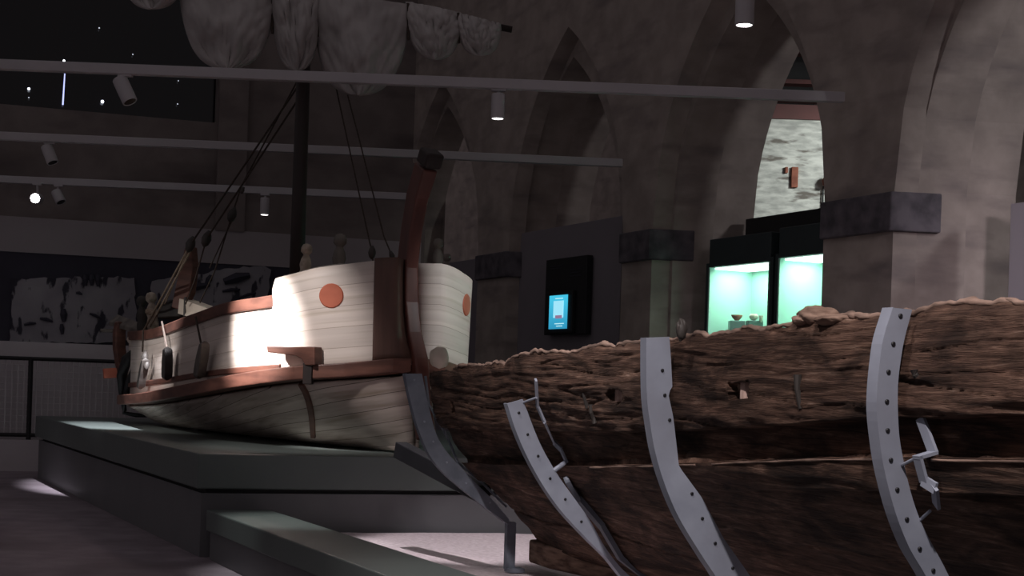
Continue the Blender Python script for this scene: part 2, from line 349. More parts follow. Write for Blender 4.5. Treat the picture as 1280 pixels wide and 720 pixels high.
# information totem with screen
q0 = arc_pt(683, 322, 10.66); q1 = arc_pt(734, 317, 10.66)
t_ = thing('information_board', 'tall black information board holding a lit blue screen', 'information board', (q0+q1)/2*1.0-Vector((0,0,(q0.z+q1.z)/2-arc_pt(700,418,10.66).z)))
bm = nb(); arc_box(bm, 683, 322, 734, 418, 10.62, .09); mod_bevel(obj('board', bm, M['panel_dark'], t_), .006)
bm = nb(); arc_box(bm, 684, 364, 716, 416, 10.56, .05); mod_bevel(obj('bezel', bm, M['black'], t_), .006)
bz = C.objects[-1]
def scr_mat():
    m, N, L, B = new_mat('lit_screen'); tc = N.new('ShaderNodeTexCoord'); sp = N.new('ShaderNodeSeparateXYZ'); L.new(tc.outputs['Generated'], sp.inputs[0])
    B.inputs['Base Color'].default_value = (0,0,0,1); B.inputs['Emission Strength'].default_value = 1.35
    r = N.new('ShaderNodeValToRGB'); E = r.color_ramp.elements; E[0].color = rgb(40,130,165); E[1].color = rgb(60,175,205); L.new(sp.outputs['Z'], r.inputs[0]); L.new(r.outputs[0], B.inputs['Emission Color']); return m
bm = nb(); arc_box(bm, 687, 369, 709, 411, 10.545, .02); obj('display', bm, scr_mat(), bz)
bm = nb(); arc_box(bm, 692, 376, 704, 397, 10.535, .012); obj('picture', bm, emis('screen_white', rgb(150,215,235), 1.1), bz)
bm = nb(); arc_box(bm, 694, 394, 702, 398, 10.53, .012); obj('picture', bm, emis('screen_red', rgb(150,120,150), .9), bz)
st_ = emis('screen_text', rgb(190,235,240), 1.0)
for x0, x1, y in ((694,703,372.5), (693,704,404), (695,702,407)): bm = nb(); arc_box(bm, x0, y, x1, y+1, 10.535, .01); obj('text_line', bm, st_, bz)
for x0, x1, y in ((688,703,332), (688,699,335), (712,728,336), (712,724,340), (712,726,344)): bm = nb(); arc_box(bm, x0, y, x1, y+1.0, 10.61, .01); obj('text_line', bm, M['mural_back'], t_)
# low dark rail in front of the partitions
def arc_rail():
    t = thing('barrier_rail', 'low black barrier with two bars before the arcade partitions', 'barrier', (10.2+AD*20, 20, 0))
    for z in (1.45, 1.72):
        bm = nb(); tube(bm, [(10.2+AD*24.2, 24.2, z), (10.2+AD*18, 18, z)], .03 if z < 1.6 else .05, 8); obj('bar', bm, M['black'], t)
    for Y in (24.1, 22.1, 20.1, 18.1):
        bm = nb(); tube(bm, [(10.2+AD*Y, Y, 0), (10.2+AD*Y, Y, 1.75)], .035, 8); obj('post', bm, M['black'], t)
arc_rail()
# display cases
def case(x0, x1, ytop0, ytop1, label):
    X0 = 11.0
    a = arc_pt(x0, ytop0, X0); b = arc_pt(x1, ytop1, X0); zt = (a.z+b.z)/2; zb = 1.35; dep = .62
    n = Vector((1,-AD,0)).normalized()*dep; d = (b-a); d.z = 0; d.normalize()
    A = Vector((a.x,a.y,0)); B_ = Vector((b.x,b.y,0))
    t = thing('display_case', label, 'display case', (A+B_)/2, 'lit cases under the arch')
    up = lambda z: Vector((0,0,z))
    bm = nb(); hexa(bm, [A, B_, B_+n, A+n, A+up(zb), B_+up(zb), B_+n+up(zb), A+n+up(zb)]); mod_bevel(obj('plinth', bm, M['case_frame'], t), .01)
    bm = nb(); k = n.normalized()*.03
    hexa(bm, [A+n+up(zb), B_+n+up(zb), B_+n+k+up(zb), A+n+k+up(zb), A+n+up(zt+.02), B_+n+up(zt+.02), B_+n+k+up(zt+.02), A+n+k+up(zt+.02)])
    for P, s in ((A, 1), (B_, -1)):
        w = d*.03*s; hexa(bm, [P+up(zb), P+w+up(zb), P+w+n+up(zb), P+n+up(zb), P+up(zt), P+w+up(zt), P+w+n+up(zt), P+n+up(zt)])
    obj('lining', bm, M['case_green'], t)
    bm = nb(); hexa(bm, [A+up(zt), B_+up(zt), B_+n+up(zt), A+n+up(zt), A+up(zt+.34), B_+up(zt+.34), B_+n+up(zt+.34), A+n+up(zt+.34)]); mod_bevel(obj('hood', bm, M['case_frame'], t), .01)
    bm = nb()
    for P in (A-d*.055, B_+d*.0): hexa(bm, [P+up(0), P+d*.055+up(0), P+d*.055+n*.15, P+n*.15, P+up(zt+.05), P+d*.055+up(zt+.05), P+d*.055+n*.15+up(zt+.05), P+n*.15+up(zt+.05)])
    obj('frame', bm, M['case_frame'], t)
    c = (A+B_)/2+n*.5+up(zt-.012)
    bm = nb(); box(bm, c, (B_-A).length*.93, dep*.8, .02, d); obj('light_strip', bm, emis('case_lamp', (.80,1,.93,1), 2.2), t)
    bm = nb(); hexa(bm, [A+up(zb), B_+up(zb), B_+n*.012+up(zb), A+n*.012+up(zb), A+up(zt), B_+up(zt), B_+n*.012+up(zt), A+n*.012+up(zt)])
    g, N, L, Bs = new_mat('case_glass'); Bs.inputs['Base Color'].default_value = (.93,1,.98,1); Bs.inputs['Roughness'].default_value = .02; Bs.inputs['Alpha'].default_value = .08
    obj('glass', bm, g, t)
    ld = bpy.data.lights.new('case_lamp', 'AREA'); ld.shape = 'RECTANGLE'; ld.size = (B_-A).length*.8; ld.size_y = dep*.6; ld.energy = CASE_W; ld.color = (.80,1,.87)
    lo = bpy.data.objects.new('case_lamp', ld); C.objects.link(lo); lo.parent = t; lo.location = c-Vector((0,0,.03))-wloc(t); lo.rotation_euler = (0,0,math.atan2(d.y,d.x))
    return A, B_, n, zb, zt, d
CASE_W = 11
case(886, 963, 336, 325, 'left mint-green lit display case with pottery, beside the middle pier')
case(973, 1053, 324, 313, 'right mint-green lit display case, partly hidden by the nearest pier')
def bowl(x, y, r, h_, label, m_, X0=11.25, prof=None):
    p = arc_pt(x, y, X0); bm = nb()
    lathe(bm, p, prof or [(r*.4,0),(r*.45,h_*.1),(r*.85,h_*.55),(r,h_),(r*.93,h_),(r*.75,h_*.55),(0,h_*.2)]); o = obj('bowl', bm, m_, None, True); tag(o, label, 'bowl', 'pottery in the left case'); return o
def stand(x, y, X0=11.25, label=''):
    p = arc_pt(x, y, X0); bm = nb(); zb = 1.35
    box(bm, (p.x, p.y, (p.z+zb)/2), .18, .18, p.z-zb); o = mod_bevel(obj('display_stand', bm, M['acrylic']), .008); tag(o, label, 'stand')
stand(921, 401, label='left grey block under the brown bowl in the green case'); stand(943, 401, label='right grey block under the white bowl in the green case')
bowl(921, 400.5, .07, .065, 'small brown bowl on a grey block in the left green case', M['rust'])
bowl(942, 400.5, .05, .075, 'small white rounded bowl on the right grey block in the green case', M['pottery'], prof=[(.02,0),(.045,.02),(.055,.045),(.04,.075),(.035,.07),(.04,.04),(0,.02)])
bowl(951, 403, .025, .075, 'slim pale cup beside the white bowl in the green case', M['pottery'], prof=[(.015,0),(.02,.03),(.028,.08),(.022,.08),(.012,.03),(0,.02)])
# black beam spanning the arch above the cases
bm = nb(); arc_span(bm, 17.75, 15.25, 11.6, arc_pt(1000,300,11.6).z, arc_pt(1000,268,11.6).z+.04, .15)
mod_bevel(obj('header_beam', bm, M['black']), .01); tag(C.objects[-1], 'black header beam across the arch above the green cases', 'beam')
# ------------------------------------------------------------------ platforms
E1 = Vector((1, .33, 0)).normalized(); D1 = Vector((AD, 1, 0)).normalized()
ZP = .906
c0 = Vector((*at(248, 567, 12.5).xy, 0))
t_ = thing('display_platform', 'large grey-green stepped platform carrying the light ship', 'platform', c0)
far = 9.6; wid = 5.2
def quadp(o, l, w, z0, z1, bm):
    prism(bm, [o+Vector((0,0,z0)), o+E1*w+Vector((0,0,z0)), o+E1*w+D1*l+Vector((0,0,z0)), o+D1*l+Vector((0,0,z0))], (0,0,z1-z0))
bm = nb(); quadp(c0, far, wid, .60, ZP, bm); mod_bevel(obj('top_slab', bm, M['plinth'], t_), .012)
bm = nb(); quadp(c0+E1*.05+D1*.05, far-.1, wid, .0, .56, bm); obj('base', bm, M['plinth_base'], t_)
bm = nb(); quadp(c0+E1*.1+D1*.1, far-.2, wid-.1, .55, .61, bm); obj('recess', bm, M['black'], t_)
# low bed for the wreck: wide kerb with sand inside
k0 = atz(258, 637, .43); k0.z = 0
kw = (atz(322, 624, .43)-atz(258, 637, .43)).length
t_ = thing('wreck_bed', 'low grey kerb around the pale bed under the dark hull', 'plinth', k0)
bm = nb(); prism(bm, [k0+Vector((0,0,.25)), k0+E1*.55+Vector((0,0,.25)), k0+E1*.55-D1*11+Vector((0,0,.25)), k0-D1*11+Vector((0,0,.25))], (0,0,.18)); mod_bevel(obj('kerb', bm, M['plinth'], t_), .01)
bm = nb(); prism(bm, [k0+E1*.04, k0+E1*.5, k0+E1*.5-D1*11, k0+E1*.04-D1*11], (0,0,.25)); obj('kerb_base', bm, M['plinth_base'], t_)
bm = nb(); prism(bm, [k0+E1*.5, k0+E1*6.3, k0+E1*6.3-D1*11, k0+E1*.5-D1*11], (0,0,.2)); obj('bed_deck', bm, M['plinth_base'], t_)
bm = nb(); rows = []
for i in range(41):
    r = []
    for j in range(61):
        p = k0+E1*(.56+5.6*i/40)-D1*(-.02+10.9*j/60); p.z = .225+.02*noise.noise(Vector((p.x*2.2, p.y*2.2, 0))); r.append(p)
    rows.append(r)
grid(bm, rows); o = obj('sand', bm, M['sand'], t_, True); o['kind'] = 'stuff'
# ------------------------------------------------------------------ railing at the end wall
def railing(X0, X1, label):
    z0 = wall_pt(60, 545, .85).z; z1 = wall_pt(60, 449, .85).z
    t = thing('railing_panel', label, 'railing', (X0, wallY(X0, .62), 0), 'railings along the end wall')
    bm = nb(); P = lambda X, z: Vector((X, wallY(X, .62), z))
    for z in (z0, z1): tube(bm, [P(X0, z), P(X1, z)], .035, 6)
    obj('rail', bm, M['black'], t)
    bm = nb(); tube(bm, [P(X0, 0.0), P(X0, z1+.02)], .04, 6); obj('post', bm, M['black'], t)
    bm = nb(); n = int((X1-X0)/.085)
    for i in range(1, n): X = X0+(X1-X0)*i/n; tube(bm, [P(X, z0), P(X, z1)], .012, 4, False)
    for k in range(1, 12): z = z0+(z1-z0)*k/12; tube(bm, [P(X0, z), P(X1, z)], .006, 4, False)
    obj('mesh_infill', bm, M['pale_wall'], t)
xr = wall_pt(37, 500, .62).x
railing(xr-3.0, xr, 'leftmost mesh railing panel with black frame below the relief')
railing(xr, xr+3.0, 'mesh railing panel with black frame just left of the light ship')
railing(xr+3.0, xr+6.0, 'mesh railing panel hidden mostly behind the bow of the light ship')
# ------------------------------------------------------------------ lighting tracks and spotlights
def track(x0, y0, x1, y1, Y0, Y1, label, th=.10):
    a = at(x0, y0, Y0); b = at(x1, y1, Y1); a = a+(a-b)*.35
    bm = nb(); d = (b-a).normalized(); box(bm, (a+b)/2, (b-a).length, .09, th, d); o = mod_bevel(obj('lighting_track', bm, M['white_metal']), .008); tag(o, label, 'lighting track', 'white lighting tracks across the hall')
track(0, 81, 1055, 122, 14.2, 14.42, 'nearest and longest white lighting track, passing before the sail', .10)
track(0, 170, 778, 204, 17.9, 18.35, 'middle white lighting track, passing behind the mast', .10)
track(0, 224, 512, 246, 22.3, 22.8, 'farthest white lighting track close to the end wall', .11)
lamp_on = emis('lamp_lens_lit', (1,.97,.95,1), 9); lamp_big = emis('lamp_lens_glare', (1,.98,1,1), 30)
def spot_fixture(x, y, Y, d, ln, r, ztrack, label, lens=None):
    p = at(x, y, Y); d = Vector(d).normalized()
    t = thing('track_spotlight', label, 'spotlight', p-Vector((0,0,ln/2)), 'spotlights on the tracks')
    bm = nb(); lathe(bm, p-d*ln/2, [(r*.9,0),(r,.01),(r,ln-.008),(r*.95,ln),(r*.82,ln),(r*.8,ln-.03)], d, 24); mod_bevel(obj('housing', bm, M['white_metal'], t), .004)
    for f in C.objects[-1].data.polygons: f.use_smooth = len(f.vertices) == 4
    bm = nb(); tube(bm, [p-d*ln*.3+Vector((0,0,0)), Vector((p.x, p.y, ztrack))], .018, 8); obj('stem', bm, M['white_metal'], t)
    bm = nb(); box(bm, (p.x, p.y, ztrack+.0), .14, .06, .04); obj('adapter', bm, M['white_metal'], t)
    bm = nb(); lathe(bm, p+d*(ln/2-.025), [(r*.8,0),(r*.8,.02)], d, 24); obj('lens', bm, lens or M['glass_dark'], t)
z1 = lambda x: at(x, 81+x*.0388, 14.2+x*.0002).z-.05
z2 = lambda x: at(x, 170+x*.0437, 17.9+x*.0006).z-.05
z3 = lambda x: at(x, 224+x*.0431, 22.3+x*.001).z-.06
spot_fixture(156, 113, 14.23, (.45,-.15,-.85), .27, .075, z1(156), 'tilted white spotlight under the nearest track, before the dark window')
spot_fixture(622.5, 133, 14.33, (0,0,-1), .25, .068, z1(622), 'upright white spotlight with lit lens under the nearest track', lamp_on)
spot_fixture(62, 193, 17.95, (.4,-.15,-.85), .24, .072, z2(62), 'tilted white spotlight under the middle track at the left')
spot_fixture(46, 248, 22.25, (.06,-1,-.10), .2, .085, z3(46), 'spotlight at far left glaring straight at the viewer', lamp_big)
spot_fixture(73, 246, 22.35, (.45,-.2,-.8), .21, .08, z3(73), 'small tilted spotlight right beside the glaring one')
spot_fixture(331, 258, 22.6, (0,0,-1), .27, .072, z3(331), 'small upright lit spotlight on the farthest track, left of the mast', lamp_on)
spot_fixture(931, 12, 14.4, (0,0,-1), .32, .095, at(931,-26,14.4).z, 'upright lit white spotlight at the top, high before the arches', lamp_on)
# glowing beads and a streak standing in for lamp reflections on the dark window
for (x, y, r) in ((80,76,.02), (36,111,.022), (128,127,.026), (36,122,.01), (223,101,.009), (222,130,.01), (124,35,.012), (166,68,.01)):
    bm = nb(); p = wall_pt(x, y, -.2); lathe(bm, p, [(0,-r),(r*.7,-r*.7),(r,0),(r*.7,r*.7),(0,r)], n=10); tag(obj('lamp_reflection', bm, emis('tiny_reflection', (.8,.85,1,1), 4 if r > .015 else .8), None, True), 'tiny bluish glowing bead standing in for a lamp reflection in the dark high window', 'reflection', 'tiny reflections in the dark window')
bm = nb(); tube(bm, [wall_pt(81,92,-.2), wall_pt(78.5,131,-.2)], [.009,.013]); tag(obj('reflection_streak', bm, emis('thin_reflection', (.5,.55,1,1), 1.4)), 'thin upright bluish glowing streak standing in for a reflection in the dark high window', 'reflection')
# ================================================================== THE LIGHT SHIP
S0 = Vector((*at(521, 450, 13.55).xy, 0)); S1 = Vector((*at(165, 430, 19.9).xy, 0))
ax = (S1-S0); SL = ax.length; ax.normalize(); nx = Vector((ax.y, -ax.x, 0))         # nx: starboard (right in the picture)
if nx.x < 0: nx = -nx
bw = pchip([(-.02,.03),(.05,.30),(.2,.55),(.5,.86),(1.1,1.0),(2.0,1.05),(3.0,.99),(4.1,.82),(5.5,.54),(6.8,.28),(SL-.02,.03)])
def P2(s, side, f=1.0, ex=0.0): return S0+ax*s+nx*side*(bw(min(max(s,0),SL))*f+ex)
def zl(tab):                                                 # photo line on the near side -> height per station
    f = pchip(tab)
    def g(s):
        p = P2(s, -1); z = 2.0
        for _ in range(4):
            q = proj((p.x, p.y, z)); z = at(q[0], f(q[0]), p.y).z
            u, b = ray(q[0], f(q[0])); z = H+b*p.y
        return z
    T = [(SL*i/60, g(SL*i/60)) for i in range(61)]
    return pchip(T)
z_rail_t = zl([(150,414),(183,412),(244,392),(288,377),(331,370),(400,360),(520,352)])
z_wale_t = zl([(150,494),(187,491),(262,477),(325,465),(389,457),(450,453),(521,448)])
z_rub = zl([(150,480),(200,473),(275,461),(330,456),(390,452),(521,440)])
z_high = pchip([(0,at(515,325,13.5).z),(.3,at(440,333,13.5).z),(.65,at(380,343,13.7).z),(1.0,at(343,350,13.9).z)])
SHIGH = 1.0
ship = thing('wooden_ship', 'cream-planked wooden ship with tall stem post, standing on the grey-green platform', 'ship', S0+ax*SL/2+Vector((0,0,ZP)))
def wale_lo(s): return z_wale_t(s)-.19
def side_strip(name, s0, s1, zlo, zhi, m_, side, n=60, k=6, flo=1.0, fhi=1.0, th=.04, ex=0.0, vr=(0,1)):
    rows, uv = [], []
    for i in range(n+1):
        s = s0+(s1-s0)*i/n; r, u = [], []
        for j in range(k+1):
            t = j/k; p = P2(s, side, flo+(fhi-flo)*t, ex); p = p.copy(); p.z = zlo(s)+(zhi(s)-zlo(s))*t; r.append(p); u.append((s, vr[0]+(vr[1]-vr[0])*t))
        rows.append(r); uv.append(u)
    bm = nb(); grid(bm, rows, None, uv); o = obj(name, bm, m_, ship, True); mod_solid(o, th, 0); return o
def sampled(s0, s1, n): return [s0+(s1-s0)*i/n for i in range(n+1)]
sp_px = [(533,548),(526,500),(521,452),(513,420),(509,380),(509,335),(514,290),(522,245),(533,208)]
stem_pts = []
for x, y in sp_px:
    # fore-and-aft plane through the keel: find the point of the keel plane on this ray
    a, b = ray(x, y); k = S0; # S0 + ax*t = (a*Y, Y)
    t = (a*k.y-k.x)/(ax.x-a*ax.y); Y = k.y+ax.y*t; stem_pts.append(Vector((a*Y, Y, H+b*Y)))
stem_z = sorted([(p.z, p) for p in stem_pts], key=lambda q: q[0])
fsx = pchip([(z, p.x) for z, p in stem_z]); fsy = pchip([(z, p.y) for z, p in stem_z])
def stem_at(z): return Vector((fsx(z), fsy(z), z))
for side in (-1, 1):
    # topsides
    side_strip('topside_planking', SHIGH-.02, SL, lambda s: z_wale_t(s)-.05, lambda s: z_rail_t(s)-.05, M['cream'], side, n=110)
    # high bulwark wrapping the stem, planked down to the wale
    rows, uv = [], []
    for i in range(-1, 41):
        r, u = [], []; t = .03+(SHIGH-.03)*max(i, 0)/40; zlo = z_wale_t(t)-.05; zhi = z_high(t)-max(0, t-.96)*2.5
        for j in range(11):
            w_ = j/10; z = zlo+(zhi-zlo)*w_
            p = P2(t, side, 1+.03*w_, .002).copy() if i >= 0 else stem_at(z)+nx*side*.06
            p.z = z; r.append(p); u.append((t, w_*1.0))
        rows.append(r); uv.append(u)
    bm = nb(); grid(bm, rows, None, uv); obj('bulwark', bm, M['cream'], ship, True); mod_solid(C.objects[-1], .04, 0)
    # lower hull
    rows, uv = [], []
    for s in sampled(-.02, SL, 90):
        r, u = [], []
        zt = wale_lo(s)+.03; b = bw(min(max(s,0),SL)); rise = max(0, (s-SL+1.6)/1.6)**2*.28
        zk = ZP+.02+rise; e = min(1, s/1.4); e2 = min(1, (SL-s)/2.5)
        pw = .55+.9*(1-e)+.75*(1-e2)
        for j in range(15):
            q = j/14; hb = b*(q**pw) if q > 0 else 0
            hb = max(hb, .03)*1.0
            p = S0+ax*(s+.0)+nx*side*hb; p.z = zk+(zt-zk)*(q**(1.15)); r.append(p); u.append((s, q+.16*s))
        rows.append(r); uv.append(u)
    bm = nb(); grid(bm, rows, None, uv); obj('lower_hull', bm, M['cream_low'], ship, True); mod_solid(C.objects[-1], .03, 0)
    # wale: broad shelf-like timber
    def beam(name, s0, s1, zc, hh, th, m_, sd=side, n=70, par=ship, fz=1.0, inn=.03):
        bm = nb(); rows = []
        for s in sampled(s0, s1, n):
            a = P2(s, sd, fz, -inn); b_ = P2(s, sd, fz, th); z = zc(s)
            rows.append([Vector((a.x,a.y,z)), Vector((b_.x,b_.y,z-.01)), Vector((b_.x,b_.y,z-hh)), Vector((a.x,a.y,z-hh)), Vector((a.x,a.y,z))])
        V = [[bm.verts.new(p) for p in r[:4]] for r in rows]
        for A, B in zip(V, V[1:]):
            for j in range(4): bm.faces.new((A[j], A[(j+1)%4], B[(j+1)%4], B[j]))
        bm.faces.new(V[0]); bm.faces.new(V[-1])
        return mod_bevel(obj(name, bm, m_, par), .012)
    beam('wale', -.05, SL-.15, z_wale_t, .14, .17, M['oxide'])
    beam('rub_rail', SHIGH-.15, SL-.5, z_rub, .07, .05, M['oxide'])
    beam('cap_rail', SHIGH-.02, SL-.05, z_rail_t, .13, .05, M['oxide'], inn=.09)
    beam('bulwark_rail', .28, SHIGH-.03, lambda s: z_high(s)+.02, .035, .03, M['wood_grey'], inn=.02)
# brown stained planks beside the stem, port side
rows = []
for i in range(-1, 9):
    t = .02+.075*max(i, 0)/8; r = []
    for j in range(11):
        z = z_wale_t(t)-.03+(z_high(t)+.02-z_wale_t(t)+.03)*j/10; p = P2(t, -1, 1.0+.03*j/10, .03).copy() if i >= 0 else stem_at(z)-nx*.07-ax*.03
        p.z = z; r.append(p)
    rows.append(r)
bm = nb(); grid(bm, rows); mod_solid(obj('stained_panel', bm, M['brown_panel'], ship, True), .03, 0)
# deck
bm = nb(); rows = []
for s in sampled(.4, SL-.1, 60):
    z = z_rail_t(s)-.32; a = P2(s, -1, .97); b_ = P2(s, 1, .97)
    rows.append([Vector((a.x+(b_.x-a.x)*j/6, a.y+(b_.y-a.y)*j/6, z)) for j in range(7)])
grid(bm, rows); mod_solid(obj('deck', bm, M['brown_panel'], ship), .04)
# stem post (near) and sternpost (far)
def timber(name, pts, w, d, m_, par=ship, wdir=None, bev=.02):      # pts: centres; w across, d fore-aft
    bm = nb(); V = []
    wv = wdir or nx
    for i, p in enumerate(pts):
        p = Vector(p); t = (Vector(pts[min(i+1,len(pts)-1)])-Vector(pts[max(i-1,0)])).normalized(); n_ = t.cross(wv).normalized()
        ww = w[i] if isinstance(w, list) else w; dd = d[i] if isinstance(d, list) else d
        V.append([bm.verts.new(p+wv*ww/2*a+n_*dd/2*b) for a, b in ((-1,-1),(1,-1),(1,1),(-1,1))])
    for A, B in zip(V, V[1:]):
        for j in range(4): bm.faces.new((A[j], A[(j+1)%4], B[(j+1)%4], B[j]))
    bm.faces.new(V[0]); bm.faces.new(V[-1])
    return mod_bevel(obj(name, bm, m_, par), bev, 3)
pts = stem_pts
timber('stem_post', pts, [.14,.14,.15,.15,.15,.14,.14,.15,.16], [.16,.18,.2,.2,.2,.19,.19,.2,.2], M['stem'])
a, b = ray(538, 198); t = (a*S0.y-S0.x)/(ax.x-a*ax.y); Y = S0.y+ax.y*t; p = Vector((a*Y, Y, H+b*Y))
bm = nb(); box(bm, p, .19, .19, .15, nx, (pts[-1]-pts[-2])); mod_bevel(obj('stem_cap', bm, M['mast'], ship), .03, 3)
# white rounded beam end beside the stem foot
p = at(546, 451, 13.45); bm = nb(); lathe(bm, p-Vector((.05,.12,-.02)), [(.02,0),(.075,.02),(.105,.08),(.09,.14),(.03,.17)], (1,-.4,.1), 20); obj('beam_end', bm, M['cream_plain'], ship, True)
# far post: curved timber, crossbeam, seat board
fp = [at(x, y, 20.0) for x, y in ((163,500),(158,480),(152,455),(149,435),(149,415),(152,402))]
timber('stern_post', fp, .15, .14, M['oxide'])
bm = nb(); a = at(129, 467, 20.0); b_ = at(158, 465, 20.1); box(bm, (a+b_)/2, (b_-a).length, .14, .14, (b_-a)); mod_bevel(obj('crossbeam', bm, M['oxide_red'], ship), .01)
bm = nb(); prism(bm, [at(136,407,20.2), at(147,398,20.3), at(186,413,19.4), at(178,419,19.2), at(160,414,19.7)], (0,0,.06)); mod_bevel(obj('bow_board', bm, M['wood_grey'], ship), .01)
bm = nb(); tube(bm, [at(126,413,20.1), at(150,414,20.1)], .025); obj('peg', bm, M['wood_grey'], ship)
# mast, yard, furled sail
def kp(x, y):
    a, b = ray(x, y); t = (a*S0.y-S0.x)/(ax.x-a*ax.y); Y = S0.y+ax.y*t; return Vector((a*Y, Y, H+b*Y))
mb = kp(371, 340); YM = mb.y
bm = nb(); tube(bm, [Vector((mb.x, mb.y, 1.9)), Vector((mb.x, mb.y, 3.5)), Vector((mb.x, mb.y, 6.6))], [.085,.08,.07], 16); obj('mast', bm, M['mast'], ship, True)
YS = YM-.25
bm = nb(); tube(bm, [at(640,37,YS), at(500,10,YS), at(300,-22,YS), at(60,-62,YS)], [.035,.05,.06,.05], 12); obj('yard', bm, M['mast'], ship, True)
def lobe(xl, xr_, ytl, ytr, yb, seed, wp=2.2, skew=0.0):
    bm = nb(); rows = []; n, k = 60, 56
    for i in range(n+1):
        q = i/n; r = []
        wf = (1-.42*q**1.8)*(1-q**11)**.5 if q < 1 else 0
        for j in range(k+1):
            u = -1+2*j/k
            xc = (xl+xr_)/2+skew*q; hw = (xr_-xl)/2*max(wf, .01)*(1.0+.06*math.sin(q*3))
            x = xc+u*hw; yt = ytl+(ytr-ytl)*(u+1)/2; y = yt+(yb-yt)*q
            bulge = math.sqrt(max(0, 1-u*u))*.26*(.55+.6*math.sin(min(1,q*1.15)*math.pi*.75))
            fold = .035*math.sin(11*abs(u)*(1-.4*q)+6*(q-u*u*.6)*(1+.3*math.sin(seed)) +seed)*math.sqrt(max(0, 1-u*u))
            fold += .09*noise.noise(Vector((u*2.2+seed*3, q*3.2, seed)))*math.sqrt(max(0,1-u*u))+.04*noise.noise(Vector((u*6+seed, q*7+2*u*u, seed+9)))+.02*noise.noise(Vector((u*13+seed, q*9+5*abs(u), seed+19)))
            r.append(at(x, y, YS-bulge-fold-.02))
        rows.append(r)
    grid(bm, rows); o = obj('sail_fold', bm, M['sail'], ship, True); mod_solid(o, .012, 1); return o
for a in ((226,342,-36,-18,86,1,3.4), (339,399,-20,-12,88,2,3.0,2), (396,512,-12,6,119,3,2.6,-6), (508,575,2,16,74,4,2.4,2), (572,625,16,30,69,5,2.3,1), (150,228,-70,-36,11,6,2.4)): lobe(*a)
# tie cords between the folds
for x, y0, y1 in ((340,-14,42), (398,-8,46), (510,4,50), (573,16,54)):
    bm = nb(); tube(bm, [at(x, y0, YS-.1), at(x+.5, y1, YS-.1)], .016, 6); obj('tie_cord', bm, M['rope'], ship)
# rigging
def rope(pts, r=.012, m_='rope'):
    bm = nb(); tube(bm, pts, r, 6); obj('rope', bm, M[m_], ship)
def block(p, s=.1, tilt=(.3,0,1)):
    bm = nb(); lathe(bm, p-Vector(tilt).normalized()*s, [(.01,0),(s*.45,s*.35),(s*.62,s),(s*.5,s*1.5),(.015,s*2.1)], tilt, 14); obj('pulley_block', bm, M['wood_dark'], ship, True)
T1 = Vector((mb.x, mb.y, at(375,98,YM).z))
def lerp(a, b, t): return a+(b-a)*t
B1, B2, B3 = at(238,306,17.6), at(258,299,17.4), at(290,269,17.0)
for B_, s in ((B1,.1), (B2,.1), (B3,.09)): block(B_, s)
rope([T1, B1]); rope([T1+Vector((0,0,-.15)), B2]); rope([T1+Vector((0,0,.1)), B3+Vector((.1,0,.35)), B3], .01); block(at(303,238,16.9), .04)
rope([B3, at(268,340,17.4), at(250,378,17.8)], .01); rope([B3+Vector((.03,0,0)), at(262,335,17.3)], .008)
rope([B2, at(243,352,17.7), at(232,380,18)], .01)
rope([B1, at(178,416,18.9)], .016, 'rope_pale'); rope([B1+Vector((.04,0,0)), at(200,385,18.4), at(188,408,18.8)], .014, 'rope_pale'); rope([B1, at(206,380,18.4)], .01, 'rope_pale')
R1, R2 = at(465,316,15.6), at(490,320,15.4)
block(R1, .07, (0,0,1)); block(R2, .05, (-.4,0,1))
rope([at(386,-50,YM), at(425,132,15.7), R1], .008); rope([at(390,-50,YM), at(446,162,15.6), at(480,296,15.5), R2], .008); rope([R1, at(467,335,15.6)], .008)
# bow fittings
bm = nb(); prism(bm, [at(239,308,18.3), at(231,309,18.3), at(222,345,18.3), at(214,384,18.3), at(226,388,18.3), at(237,366,18.3), at(241,335,18.3)], (.05,.14,0)); mod_bevel(obj('mast_crutch', bm, M['oxide'], ship), .012)
bm = nb(); prism(bm, [at(222,392,18.3), at(224,373,18.3), at(264,387,17.6), at(238,397,17.9)], (.08,.3,.02)); mod_bevel(obj('bow_hatch', bm, M['cream_plain'], ship), .008)
bm = nb(); tube(bm, [at(232,372,18.2), at(231,396,18.1)], .02); obj('peg', bm, M['wood_dark'], ship)
bm = nb(); prism(bm, [at(196,398,18.5), at(197,378,18.5), at(214,374,18.5), at(224,384,18.5), at(226,396,18.5)], (.1,.35,0)); mod_bevel(obj('windlass', bm, M['wood_dark'], ship), .02)
def bitt(p, s, m_, d=(0,0,1)):
    bm = nb(); lathe(bm, p, [(.055*s,-.35),(.06*s,0),(.05*s,.04*s),(.062*s,.09*s),(.05*s,.15*s),(.03*s,.19*s),(.034*s,.2*s),(.058*s,.225*s),(.058*s,.265*s),(.04*s,.3*s),(.01,.31*s)], d, 18); obj('carved_bitt', bm, M[m_], ship, True)
bitt(at(381,342,14.9), 1.0, 'wood_pale', (.05,0,1)); bitt(at(423,336,14.6), 1.15, 'wood_grey', (.03,0,1)); bitt(at(547,333,15.2), .95, 'wood_grey'); bitt(at(558,344,15.5), .75, 'wood_grey')
bitt(at(191,402,18.9), 1.25, 'wood_pale', (-.1,0,1)); bitt(at(178,406,19.2), 1.25, 'wood_dark', (-.05,0,1))
bm = nb(); tube(bm, [at(184,389,18.7), at(199,393,18.6)], .04, 10); obj('lashing', bm, M['rope_pale'], ship)
